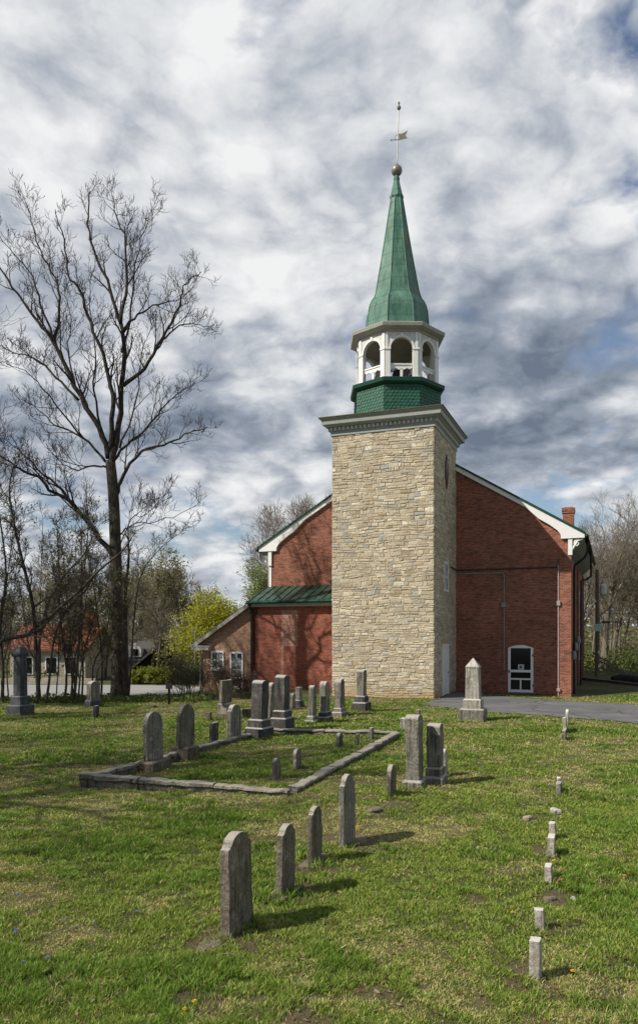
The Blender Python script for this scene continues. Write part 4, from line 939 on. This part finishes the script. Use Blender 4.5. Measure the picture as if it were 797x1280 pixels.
def path_tree(name, label, path, Z, r0, seed, L, dens=1, lv=3, group=None, bark='bark', leaf=None, rmin=.007, up=.2, start=.3, dz=0):
    t = Tree(seed, rmin, up, .2, lv, dens, (25,60), {1:15,2:7,3:5,4:4}, (.34,.66)); pts = smooth_path(pxpath(path, Z, dz), 3); m = len(pts); rad = [max(.012, r0*(1-.75*i/(m-1))) for i in range(m)]
    t.trunk.tube(pts, rad, 7); t.limb(pts, rad, L, 1, start, 1.6)
    lf = t.leaves(*leaf) if leaf else None
    return t.finish(name, label, 'tree', tuple(pts[0]), group, M[bark], M['twig'], lf)
gl = [(.2,.26,.05),(.16,.22,.045),(.25,.27,.07),(.2,.18,.06)]
us = 'young bare trees in the thicket at the left edge'
path_tree('young_tree', 'leaning branchy tree reaching from the left edge across to the big trunk', [(-22,850),(0,803),(30,795),(52,785),(72,762),(100,738),(125,712),(152,690),(165,672)], 30.3, .10, 31, 2.6, 1.1, 4, us, start=.2)
path_tree('young_tree', 'forked sapling rising right of the granite monument', [(46,886),(48,850),(50,800),(60,755),(80,720),(106,692),(120,660)], 30.6, .075, 32, 2.2, 1, 4, us, leaf=(.12,.10,.045,gl))
path_tree('young_tree', 'slim sapling leaning right before the red tiled house', [(57,884),(62,850),(67,805),(82,765),(110,735),(124,700)], 30.9, .06, 33, 1.9, 1, 4, us)
path_tree('young_tree', 'straight dark sapling in front of the right end of the red tiled roof', [(92,884),(96,840),(100,795),(102,745),(108,690),(112,640)], 31.2, .065, 34, 1.9, 1, 4, us, leaf=(.15,.12,.05,gl))
path_tree('young_tree', 'tall thin tree curving up at the far left above the monument', [(50,884),(46,830),(42,760),(28,700),(18,655),(12,610),(20,575)], 32, .10, 35, 2.4, 1, 4, us)
path_tree('young_tree', 'pale stemmed sapling just left of the broad rounded tablet', [(98,884),(99,862),(104,820),(118,770),(128,730)], 31.6, .045, 36, 1.6, 1, 4, us, leaf=(.3,.12,.05,gl))
path_tree('young_tree', 'thin crooked tree at the very left edge behind the monument', [(2,890),(4,840),(0,780),(8,720),(2,660),(-6,610)], 31.5, .08, 37, 2.2, 1.1, 4, us, leaf=(.15,.15,.045,gl))
path_tree('young_tree', 'twiggy sapling close to the right side of the big trunk with hanging stems', [(160,882),(164,830),(168,770),(176,720),(196,690),(222,668)], 33.5, .05, 38, 1.9, 1.2, 4, us)
path_tree('young_tree', 'twiggy stem between the big trunk and the broad tablet', [(126,880),(128,830),(122,770),(112,700),(96,650)], 33, .05, 39, 2.0, 1.1, 4, us)
r_ = random.Random(77)
for i in range(14):
    x0 = r_.uniform(-12, 122); Zs = r_.uniform(31.5, 36); x1 = x0+r_.uniform(-28, 34); yt = r_.uniform(640, 740); yb = HZ+(CH-float(H((x0-CX)*Zs/F, Zs))+.1)*F/Zs
    path_tree('young_tree', 'thin bare sapling in the tangle around the houses at left', [(x0,yb),(x0+r_.uniform(-4,4),yb-40),(x0*.6+x1*.4,yb*.6+yt*.4),(x0*.3+x1*.7,yb*.3+yt*.7),(x1,yt)], Zs, r_.uniform(.03,.06), 300+i, r_.uniform(1.5,2.4), 1, 4, 'thin saplings tangled before the houses', leaf=(.3,.15,.055,gl) if i % 2 else None)
# off to the left: trees whose branches and shade reach into the picture
def plain_tree(seed, x, y, h, r0, label, group, name='bare_tree', bark='bark', twig='twig', levels=4, dens=.9, rmin=.008, leaf=None, fork=.35, up=.28, cat='tree', spread=(25,55), loc0=None, counts=None, lr=(.38,.72)):
    t = Tree(seed, rmin, up, .16, levels, dens, spread, counts or {1:13*dens,2:8,3:6,4:4}, lr); g = Hs(x, y); base = Vector((x, y, g-.15)) if loc0 is None else Vector(loc0)
    pts = [base]; d = Vector((t.r.uniform(-.05,.05), t.r.uniform(-.05,.05), 1)); n = 9
    for i in range(n): d = (d+Vector((t.r.gauss(0,.07), t.r.gauss(0,.07), 0))).normalized(); pts.append(pts[-1]+d*h*.72/n)
    rad = [r0*(1-.8*i/n)+.35*r0*math.exp(-i*1.6) for i in range(n+1)]; t.trunk.tube(pts, rad, 8)
    t.limb(pts, rad, h*.5, 1, fork, 1.25)
    lf = t.leaves(*leaf) if leaf else None
    return t.finish(name, label, cat, tuple(base), group, M[bark], M[twig], lf)
plain_tree(41, -16.2, 29, 12.5, .24, 'bare tree outside the left edge whose drooping twigs reach into view', None, levels=5, dens=1.2, up=.05, spread=(30,70), counts={1:18,2:8,3:5,4:4})
for sd_, x_, y_, h_ in ((42,-15.5,12.5,17),(43,-14,8,20),(44,-19.5,21,16),(46,-19,14.5,18)):
    plain_tree(sd_, x_, y_, h_, .38, 'large bare tree beside the lawn beyond the left edge', 'trees shading the lawn from the left', levels=4, dens=.8, rmin=.018, lr=(.5,.8), spread=(28,62))
plain_tree(47, -16.0, 32, 18, .3, 'tall bare tree beyond the left edge with twigs crossing into the sky', None, levels=5, dens=1.1, rmin=.008, lr=(.5,.85), spread=(30,60), twig='bark_twig')
# background leafy trees
yl = [(.50,.50,.03),(.40,.43,.03),(.58,.54,.05),(.30,.34,.03)]; sg = [(.25,.36,.06),(.19,.29,.05),(.3,.40,.09)]
def bg(px, ytop, Z, seed, name, label, r0=.2, leaf=None, levels=3, rmin=.02, group=None, dens=1.0, **kw):
    X_ = (px-CX)*Z/F; g = Hs(X_, Z); h = (CH+(HZ-ytop)*Z/F)-g; return plain_tree(seed, X_, Z, h, r0, label, group, name, 'bark_pale', kw.pop('twig','twig_far'), levels, dens, rmin, leaf, **kw)
bg(257, 728, 52, 51, 'leafy_tree', 'bright yellow green budding tree behind the orange brick wing', .16, (4,.22,.08,yl,1), 4, .010, dens=1.5, spread=(40,80), fork=.08, up=.05, counts={1:30,2:10,3:6}, lr=(.55,.85))
bg(316, 700, 62, 52, 'leafy_tree', 'fresh spring green tree behind the annex roof', .2, (3,.28,.09,sg,2), 4, .014, dens=1.4, spread=(30,65), lr=(.5,.85))
bg(362, 600, 60, 53, 'bare_tree', 'bare tree showing above the left slope of the church roof', .3, None, 5, .0095, dens=.72, lr=(.48,.82))
bg(396, 606, 64, 54, 'bare_tree', 'bare tree partly hidden by the tower above the church roof', .3, None, 5, .0095, dens=.72, lr=(.48,.82))
bg(340, 628, 66, 70, 'bare_tree', 'bare tree rising behind the spring green tree', .2, None, 5, .0095, dens=.72, lr=(.48,.82))
bg(222, 698, 68, 55, 'bare_tree', 'broad grey bare tree behind the yellow green tree', .25, None, 5, .014, dens=.85, lr=(.48,.82))
bg(262, 712, 72, 56, 'bare_tree', 'smaller grey bare tree right of the broad one behind the yellow tree', .2, None, 4, .016)
bg(190, 735, 60, 57, 'leafy_tree', 'brownish green budding tree above the black gabled house', .18, (.7,.3,.075,[(.16,.17,.05),(.19,.15,.07),(.13,.15,.045)],3), 4, .014)
bg(725, 640, 58, 58, 'bare_tree', 'bare tree close behind the right corner of the church', .2, None, 5, .009, dens=.7, lr=(.48,.82))
bg(755, 612, 62, 59, 'bare_tree', 'tall bare tree with upright forks right of the church chimney', .28, None, 5, .009, dens=.75, lr=(.48,.82))
bg(806, 660, 60, 60, 'leafy_tree', 'olive green budding tree at the right edge', .11, (.7,.3,.065,[(.2,.22,.05),(.25,.23,.08),(.15,.18,.05)],4), 4, .012, lr=(.5,.8))
# woods: prototypes copied
wood = [(.24,.25,.07),(.28,.25,.10),(.19,.22,.06)]
protos = []
for i, (h, r0, lf) in enumerate(((11,.10,None),(9.5,.085,(.5,.3,.075,wood,6)),(12,.105,None),(8,.08,(.9,.3,.075,wood,8)))):
    protos.append((plain_tree(80+i, 0, 0, h, r0, 'thin tree in the woods', 'woods', 'woodland_tree', 'bark_pale', 'twig_far', 4, .95, .012, lf, loc0=(0,0,0), fork=.3, counts={1:13,2:9,3:6}), h))
spots = []
for i in range(34):
    Z = rnd.uniform(54, 96); px = rnd.uniform(700, 860); spots.append((px, Z, 'slender tree in the woods right of the church', 'trees of the woods behind the utility pole', rnd.uniform(640,725)))
for i in range(36):
    Z = rnd.uniform(50, 92); px = rnd.uniform(-60, 215); spots.append((px, Z, 'slender tree in the woods behind the houses at left', 'trees of the woods behind the houses', rnd.uniform(670,760)))
for i in range(8):
    Z = rnd.uniform(75, 100); px = rnd.uniform(215, 340); spots.append((px, Z, 'distant tree between the yellow tree and the annex', 'distant trees behind the annex', rnd.uniform(745,775)))
used = set()
for i, (px, Z, lb, gr, yt) in enumerate(spots):
    pi = i % 4; pr, h = protos[pi]; X_ = (px-CX)*Z/F; g = Hs(X_, Z); hh = CH+(HZ-yt)*Z/F-g; s = max(.45, hh/h/.95); rz = rnd.uniform(0, 6.28)
    if pi not in used: used.add(pi); pr.location = (X_, Z, g-.1); pr.rotation_euler = (0,0,rz); pr.scale = (s,)*3; pr['label'] = lb; pr['group'] = gr
    else: dup(pr, (X_, Z, g-.1), rz, (s*rnd.uniform(.85,1.1), s*rnd.uniform(.85,1.1), s), lb, gr)
# undergrowth of the woods and far treeline as one mass each
def brush(name, label, cat, x0, x1, y0, y1, hfun, n, cols, size, seed):
    r_ = random.Random(seed); mb = MB()
    for i in range(n):
        x = r_.uniform(x0, x1); y = r_.uniform(y0, y1)
        if -15.5 < x < -8.5 and y < 61 and name == 'undergrowth': continue
        h = hfun(x, y)*r_.random()**1.3; g = Hs(x, y)
        a = Vector((r_.gauss(0,1),r_.gauss(0,1),r_.gauss(0,.8))).normalized(); b = a.cross(Vector((r_.gauss(0,1),r_.gauss(0,1),r_.gauss(0,1)))).normalized(); z = size*r_.uniform(.5,1.4); c = Vector((x,y,g+h+.05)); m = r_.uniform(.6,1.3); cl = r_.choice(cols)
        mb.add([c-a*z, c-b*z*.5, c+a*z, c+b*z*.5], [(0,1,2,3)], tuple(q*m for q in cl))
    o = obj(name, mb, M['leaf'], fix=False, uv=False); o['kind'] = 'stuff'; tag(o, label, cat); return o
nv = lambda x, y, s, f_: float(fbm(x*f_, y*f_, 3, s))
brush('undergrowth', 'green weedy undergrowth at the foot of the right hand woods', 'undergrowth', 14, 45, 52, 75, lambda x, y: .3+2.0*nv(x,y,7,.3)*min(1,(y-50)/8), 14000, [(.15,.22,.045),(.20,.24,.07),(.22,.18,.09),(.11,.17,.04)], .13, 3)
brush('undergrowth', 'brown and green scrub beneath the trees behind the road at left', 'undergrowth', -48, -6, 47, 70, lambda x, y: .3+2.4*nv(x,y,8,.25), 9000, [(.09,.11,.035),(.13,.11,.06),(.15,.15,.05),(.10,.085,.055)], .13, 4)
brush('far_wood', 'distant hazy wood closing the view behind everything', 'wood', -75, 75, 96, 130, lambda x, y: (3+6*nv(x,y,9,.07))*(1.1 if x > 18 or x < -16 else .5), 52000, [(.21,.19,.12),(.25,.22,.15),(.18,.19,.08),(.24,.24,.11)], .24, 5)
brush('ground_ivy', 'low leafy weeds along the back edge of the lawn under the bare tree', 'weeds', -16, -4.5, 30.8, 32.8, lambda x, y: .05+.38*nv(x,y,4,.9)**2, 3800, [(.07,.12,.02),(.10,.15,.03),(.12,.14,.04)], .07, 6)
# shrubs
def shrub(label, cx, cy, rx, ry, h, seed, n, leafcols, per, ls, name='shrub'):
    t = Tree(seed, .005, .15, .22, 4, 1.0, (20,50), {2:8,3:5}, (.4,.7)); g = Hs(cx, cy)
    for i in range(n):
        a = t.r.uniform(0, 2*PI); q = t.r.random()**.5; b = Vector((cx+rx*.45*q*math.cos(a), cy+ry*.45*q*math.sin(a), g-.05)); d = Vector((.75*q*math.cos(a)*rx/h, .75*q*math.sin(a)*ry/h, 1)).normalized()
        L = h*t.r.uniform(.6,1.05); pts = [b]; 
        for k_ in range(5): d = (d+Vector((t.r.gauss(0,.12),t.r.gauss(0,.12),.0))).normalized(); pts.append(pts[-1]+d*L/5)
        rad = [.018*(1-.15*k_) for k_ in range(6)]; t.trunk.tube(pts, rad, 4); t.limb(pts, rad, L*.8, 2, .25, 1.4)
    lf = t.leaves(per if per > 1 else .5, .07, ls, leafcols, seed); th = thing(name, label, 'shrub', (cx, cy, g))
    for mb in (t.trunk, t.crown, lf): mb.v = [(v[0]-cx, v[1]-cy, v[2]-g) for v in mb.v]
    obj('stems', t.trunk, M['twig'], th, fix=False, uv=False); obj('twigs', t.crown, M['twig'], th, fix=False, uv=False); obj('leaves', lf, M['leaf'], th, fix=False, uv=False)
p = gp(238, 874); shrub('twiggy green shrub left of the tall brown slab', p.x-.1, p.y+.5, 1.2, .9, 1.9, 61, 26, [(.09,.13,.025),(.12,.15,.04),(.07,.10,.02)], 1, .035)
p = gp(272, 872); shrub('reddish brown twiggy shrub before the orange brick windows', p.x, p.y+1, .9, .8, 1.75, 62, 22, [(.12,.07,.045),(.09,.10,.03),(.15,.085,.05)], 1, .03)
p = gp(305, 876); shrub('low maroon shrub at the foot of the brick wing corner', p.x, p.y+1.2, .7, .6, 1.0, 63, 16, [(.10,.035,.03),(.07,.03,.025)], 2, .03)
p = gp(181, 853); shrub('low bright yellow green bush beside the road', p.x, 46.5, 1.9, 1.0, .85, 64, 34, [(.26,.28,.03),(.2,.24,.03)], 4, .07)
p = gp(242, 856); shrub('green hedge before the yellow green tree', p.x, 46, 1.8, .9, .9, 65, 26, [(.06,.11,.025),(.08,.12,.03)], 3, .06)

# ------------------------------------------------------------------ houses at left
hx = lambda px, Z: (px-CX)*Z/F
Z1 = 49; g = Hs(hx(60,Z1), Z1)
hs = thing('stone_house', 'pale rubble stone house with red tiled roof seen through the left saplings', 'house', (hx(60,Z1), Z1, g))
w2 = (110-16)*Z1/F/2; ze = CH+(HZ-812)*Z1/F-g; zr = CH+(HZ-783)*Z1/F-g
c = MB(); c.prism([(0,-.5),(6,-.5),(6,ze),(3,zr-.1),(0,ze)], 'x', -w2, w2); obj('wall', c, M['rubble'], hs)
c = MB(); c.prism([(-.35,ze-.08),(3,zr),(6.35,ze-.08),(6.35,ze+.05),(3,zr+.13),(-.35,ze+.05)], 'x', -w2-.3, w2+.3); ro = obj('roof', c, M['tile'], hs)
c = MB(); c.box(w2-.9,w2-.2,2.6,3.3,zr-.5,zr+1.0); obj('chimney', c, M['brick_red'], ro)
for x in (-w2*.55, w2*.1, w2*.62):
    c = MB(); c.box(x-.4,x+.4,-.05,.02,ze-1.6,ze-.45); wf = obj('window', c, M['white'], hs); c = MB(); c.box(x-.32,x+.32,-.07,.0,ze-1.52,ze-.53); obj('pane', c, M['glass'], wf)
c = MB(); c.box(-w2-3, w2+1.5, -3.0, -2.75, -.4, .35); wl = obj('low_wall', c, M['rubble']); wl.location = (hx(60,Z1), Z1, g); tag(wl, 'low pale stone wall along the road before the red roofed house', 'wall')
Z2 = 60; g = Hs(hx(200,Z2), Z2)
hb = thing('timber_house', 'black gabled house with grey shingle roof beyond the road', 'house', (hx(205,Z2), Z2, g))
k_ = Z2/F; zt = CH+(HZ-803)*k_-g; zl = CH+(HZ-848)*k_-g
c = MB(); c.prism([(-2.2,-.5),(2.2,-.5),(2.2,.4),(0,zt-.1),(-2.2,.4)], 'y', 0, 5); obj('wall', c, M['darkwood'], hb)
c = MB(); c.prism([(-2.6,.15),(0,zt),(2.6,.15),(2.6,.32),(0,zt+.2),(-2.6,.32)], 'y', -.4, 5.2); obj('roof', c, M['roof_grey'], hb)
c = MB(); c.prism([(1.2,.9),(3.6,zt+.25),(6,.9),(6,.8),(1.2,.8)], 'x', -4.6, 3.4); obj('side_roof', c, M['roof_grey'], hb)
c = MB(); c.box(-4.2,3.0,1.6,5.4,-.5,.95); obj('side_wall', c, M['rubble'], hb)
c = MB(); c.box(-.32,.32,-.04,.02,1.35,2.2); wf = obj('window', c, M['white_old'], hb); c = MB(); c.box(-.25,.25,-.06,.0,1.42,2.13); obj('pane', c, M['glass2'], wf)
c = MB(); c.prism([(-3.1,1.2),(-2.1,1.2),(-2.1,1.9),(-2.6,2.35),(-3.1,1.9)], 'y', 1.3, 2.6); dm = obj('dormer', c, M['white_old'], hb); c = MB(); c.box(-2.85,-2.35,1.26,1.32,1.3,1.85); obj('dormer_pane', c, M['glass'], dm)
# sign post by lawn edge
p = gp(211.5, 881); sp_ = thing('sign_post', 'short dark post with a small tilted sign board near the shrub', 'sign', (p.x, p.y, Hs(p.x,p.y)), .15)
c = MB(); c.box(-.045,.045,-.045,.045,-.2,.62); obj('post', c, M['darkwood'], sp_)
c = MB(); c.prism([(-.12,.62),(.04,.60),(.14,.82),(-.02,.84)], 'x', -.13, .13); obj('sign_board', c, M['darkwood'], sp_, bevel=.01)
# thin pole by the wing
p = gp(242, 868); po = MB(); po.tube([(0,0,-.2),(0,0,3.2)], .035, 6); po.tube([(-.12,0,3.2),(.12,0,3.2)], .03, 5); o = obj('thin_pole', po, M['conduit']); o.location = (hx(243.5,47), 47, Hs(hx(243.5,47),47)); tag(o, 'thin grey pole standing behind the eave of the orange brick wing', 'pole')

# ------------------------------------------------------------------ utility pole, right
Zp = 50; X_ = hx(745.5, Zp); g = Hs(X_, Zp)
up_ = thing('utility_pole', 'weathered wooden utility pole with transformer and lamp arm right of the church', 'utility pole', (X_, Zp, g))
zp = lambda py: CH+(HZ-py)*Zp/F-g
c = MB(); c.tube([(0,0,-.4),(.03,0,3),(0,0,zp(712))], [.16,.14,.11], 9); obj('pole', c, M['wood_grey'], up_)
c = MB(); c.lathe([(.2,zp(743)),(.22,zp(742)),(.22,zp(733)),(.17,zp(731)),(.05,zp(730))], 12, (.38,-.05)); c.tube([(.0,0,zp(740)),(.38,-.05,zp(740))], .05, 5); obj('transformer', c, M['white_old'], up_)
c = MB(); c.tube([(0,-.1,zp(771)),(.2,-.2,zp(768.5)),(.45,-.3,zp(763.5)),(.75,-.35,zp(762.5))], .045, 6); obj('lamp_arm', c, M['conduit'], up_)
c = MB(); c.lathe([(.08,zp(764)),(.14,zp(762.5)),(.05,zp(760.5))], 10, (.85,-.36)); obj('lamp_head', c, M['white_old'], up_)
c = MB(); c.lathe([(.02,zp(753)),(.16,zp(752.5)),(.14,zp(751)),(.05,zp(750))], 10, (-.33,-.2)); c.tube([(-.33,-.2,zp(751)),(0,-.1,zp(752))], .02, 5); obj('flood_lamp', c, M['white_old'], up_)
c = MB(); c.box(-.27,.2,-.24,-.2,zp(789),zp(780)); obj('notice_board', c, M['mint'], up_, bevel=.01)
c = MB(); c.box(.3,.85,-.08,.08,zp(779),zp(776.5)); obj('cable_box', c, M['black'], up_)
c = MB(); c.box(-.02,.14,-.2,-.13,zp(817),zp(813)); obj('pole_tag', c, M['white_old'], up_); c = MB(); c.box(.0,.16,-.2,-.13,zp(834),zp(831)); obj('pole_tag', c, M['white_old'], up_)
def wire(label, a, b, sag):
    a, b = Vector(a), Vector(b); pts = [a.lerp(b, j/16)+Vector((0,0,-sag*4*(j/16)*(1-j/16))) for j in range(17)]; mb = MB(); mb.tube(pts, .012, 4); o = obj('power_line', mb, M['iron'], uv=False); tag(o, label, 'wire', 'overhead wires at the utility pole')
B0 = Vector((X_, Zp, g))
wire('uppermost thin wire running right from the utility pole', B0+Vector((0,0,zp(722))), (X_+16, Zp-2, zp(718)+g), .25)
wire('wire running right from the lamp arm height of the pole', B0+Vector((0,0,zp(766))), (X_+16, Zp-2, zp(765)+g), .2)
wire('lowest thick cable running right from the black box on the pole', B0+Vector((.6,0,zp(777.5))), (X_+16, Zp-2, zp(775)+g), .15)
wire('wire slanting from the church eave to the utility pole', W(6.1,8,6.9), B0+Vector((0,0,zp(720))), .2)
# dark log and path edge by the church side
p = Vector((hx(781,44), 44, 0)); mb = MB(); mb.tube([(-.75,0,.22),(-.3,.02,.28),(.4,-.02,.26),(.75,0,.24)], [.22,.27,.26,.2], 10); o = obj('log', mb, M['darkwood']); o.location = (p.x, p.y, Hs(p.x,p.y)-.05); tag(o, 'dark log lying beyond the lawn right of the church', 'log')
mb = MB(); A_ = Vector((hx(724,47),47.6,0)); B_ = Vector((hx(812,40.0),40.2,0)); d_ = (B_-A_).normalized(); n_ = Vector((-d_.y,d_.x,0)); mb.add([A_+n_*.12+Vector((0,0,-.2)),A_-n_*.12+Vector((0,0,-.2)),B_-n_*.12+Vector((0,0,-.2)),B_+n_*.12+Vector((0,0,-.2)),A_+n_*.12+Vector((0,0,.16)),A_-n_*.12+Vector((0,0,.16)),B_-n_*.12+Vector((0,0,.16)),B_+n_*.12+Vector((0,0,.16))],[(0,3,2,1),(4,5,6,7),(0,1,5,4),(1,2,6,5),(2,3,7,6),(3,0,4,7)])
o = obj('stone_edging', mb, M['conc'], bevel=.02); tag(o, 'long low pale edging running right from the church corner', 'edging')
r_ = random.Random(5); base = Vector((hx(766,52), 52, Hs(hx(766,52),52)))
for i, (dx, dz_) in enumerate(((2.0,.9),(1.5,.4),(2.4,1.4))):
    mb = MB(); pts = [base+Vector((-dx/2+dx*j/5, .25*i+.05*math.sin(j*2+i), .1+dz_*(1-j/5)+.05*math.sin(j*3+i))) for j in range(6)]; mb.tube(pts, [.06,.06,.05,.045,.035,.02], 5); o = obj('fallen_branch', mb, M['bark_pale'], uv=False); tag(o, 'pale dead branch fallen at the edge of the woods', 'branch', 'fallen branches by the woods')
# fallen twigs near the stones
for i, (px, py, L, a) in enumerate(((288,1198,.16,-.4),(137,1017,.2,.2),(385,1270,.15,1.0),(165,1145,.14,.6))):
    p = gp(px, py); mb = MB(); d_ = Vector((math.cos(a), math.sin(a), 0)); mb.tube([d_*(-L/2)+Vector((0,0,.03)), Vector((.008,.01,.04)), d_*(L/2)+Vector((0,0,.035))], .005, 5); o = obj('twig', mb, M['bark_pale'], uv=False); o.location = (p.x, p.y, Hs(p.x,p.y)); tag(o, 'short dry twig lying on the lawn', 'twig', 'fallen twigs on the lawn')

# ------------------------------------------------------------------ world, sun, camera
SUN_EL = math.radians(42); SD = Vector((.909, .416, 0)).normalized()
world = bpy.data.worlds.new('World'); scene.world = world; world.use_nodes = True; nt = world.node_tree; nt.nodes.clear()
class WN(N):
    def __init__(s): s.t = nt
k = WN()
out = k.n('ShaderNodeOutputWorld'); sky = k.n('ShaderNodeTexSky', _sky_type='NISHITA', _sun_disc=False)
sky.sun_elevation = SUN_EL; sky.sun_rotation = math.atan2(-SD.x, -SD.y); sky.air_density = 1.2; sky.dust_density = .6
bg1 = k.n('ShaderNodeBackground', Color=k.mix(1.0, sky.outputs[0], (.88,.90,1.0), 'MULTIPLY'), Strength=.10)
dirv = k.n('ShaderNodeTexCoord').outputs['Generated']; sx = k.sep(dirv)
zc = k.math('ADD', k.math('MAXIMUM', sx[2], 0.0), .30)
cx = k.math('DIVIDE', sx[0], zc); cy = k.math('DIVIDE', sx[1], zc)
cp0 = k.n('ShaderNodeCombineXYZ', X=cx, Y=cy, Z=21.2).outputs[0]
wn = k.n('ShaderNodeTexNoise', Vector=cp0, Scale=2.2, Detail=4, Roughness=.55)
wv = k.n('ShaderNodeVectorMath', _operation='SCALE', Scale=.15, Vector=k.n('ShaderNodeVectorMath', _operation='SUBTRACT', i0=wn.outputs['Color'], i1=(.5,.5,.5)).outputs[0]).outputs[0]
cp = k.n('ShaderNodeVectorMath', _operation='ADD', i0=cp0, i1=wv).outputs[0]
def shift(v): return k.n('ShaderNodeVectorMath', _operation='ADD', i0=cp, i1=v).outputs[0]
def puff(vec, sc):                                       # rounded cloud tops with creased valleys
    f = lambda n, w: k.math('MULTIPLY', k.math('ABSOLUTE', k.math('SUBTRACT', n, .5)), w)
    return k.math('ADD', k.math('ADD', f(k.noise(vec, sc, 1, .5), 2.0), f(k.noise(vec, sc*2.2, 1, .5), 1.6)), k.math('ADD', f(k.noise(vec, sc*4.9, 1, .5), .95), f(k.noise(vec, sc*10.5, 3, .6), .5)))
big = k.noise(cp, 1.25, 2, .5); den = k.noise(cp, 3.0, 9, .58)
bl = puff(cp, 2.2); bl2 = puff(shift((-.05,-.03,0)), 2.2); fine = k.noise(cp, 11, 6, .62)
el = k.ramp(sx[2], [(.0,.66),(.14,.60),(.24,.57),(.40,.51),(.50,.59),(.62,.68),(.70,.56),(.82,.34)])  # topmost stops, above the view, darkened to weaken the ambient light
back = k.n('ShaderNodeMapRange', Value=sx[1], i1=-.35, i2=.25, i3=-.34, i4=0).outputs[0]  # unseen sky behind the camera, darkened to cut ambient fill
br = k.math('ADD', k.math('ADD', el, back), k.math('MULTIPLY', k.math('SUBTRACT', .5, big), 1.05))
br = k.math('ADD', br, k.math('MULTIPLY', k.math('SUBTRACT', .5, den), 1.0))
br = k.math('ADD', br, k.math('MULTIPLY', k.math('SUBTRACT', bl, .43), .42))
br = k.math('ADD', br, k.math('MULTIPLY', k.math('SUBTRACT', bl, bl2), .34))
br = k.math('ADD', br, k.math('MULTIPLY', k.math('SUBTRACT', fine, .5), .36))
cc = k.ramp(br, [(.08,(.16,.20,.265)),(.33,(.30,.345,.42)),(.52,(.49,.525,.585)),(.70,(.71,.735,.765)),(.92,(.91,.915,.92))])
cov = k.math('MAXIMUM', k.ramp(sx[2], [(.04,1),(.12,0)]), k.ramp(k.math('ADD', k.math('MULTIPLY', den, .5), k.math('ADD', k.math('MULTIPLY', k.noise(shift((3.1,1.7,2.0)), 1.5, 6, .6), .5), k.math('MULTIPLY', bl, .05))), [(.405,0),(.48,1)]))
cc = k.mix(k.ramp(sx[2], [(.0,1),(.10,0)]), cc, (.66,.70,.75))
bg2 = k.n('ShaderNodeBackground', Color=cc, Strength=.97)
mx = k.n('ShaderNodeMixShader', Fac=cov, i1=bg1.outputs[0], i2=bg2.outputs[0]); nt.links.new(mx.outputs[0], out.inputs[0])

sl = bpy.data.lights.new('sun', 'SUN'); sl.energy = 5.0; sl.angle = math.radians(.5); sl.color = (1, .93, .82)
so = bpy.data.objects.new('sun', sl); COL.objects.link(so)
ld = Vector((SD.x*math.cos(SUN_EL), SD.y*math.cos(SUN_EL), -math.sin(SUN_EL))); so.rotation_euler = ld.to_track_quat('-Z', 'Y').to_euler()
cam = bpy.data.cameras.new('camera'); cam.sensor_fit = 'AUTO'; cam.sensor_width = 36; cam.lens = F/1280*36; cam.shift_y = (HZ-640)/1280; cam.shift_x = 0; cam.clip_end = 5000; cam.clip_start = .1
co_ = bpy.data.objects.new('camera', cam); COL.objects.link(co_); co_.location = (0,0,CH); co_.rotation_euler = (PI/2,0,0); scene.camera = co_
scene.view_settings.view_transform = 'Standard'; scene.view_settings.look = 'None'; scene.view_settings.exposure = 0; scene.view_settings.gamma = 1
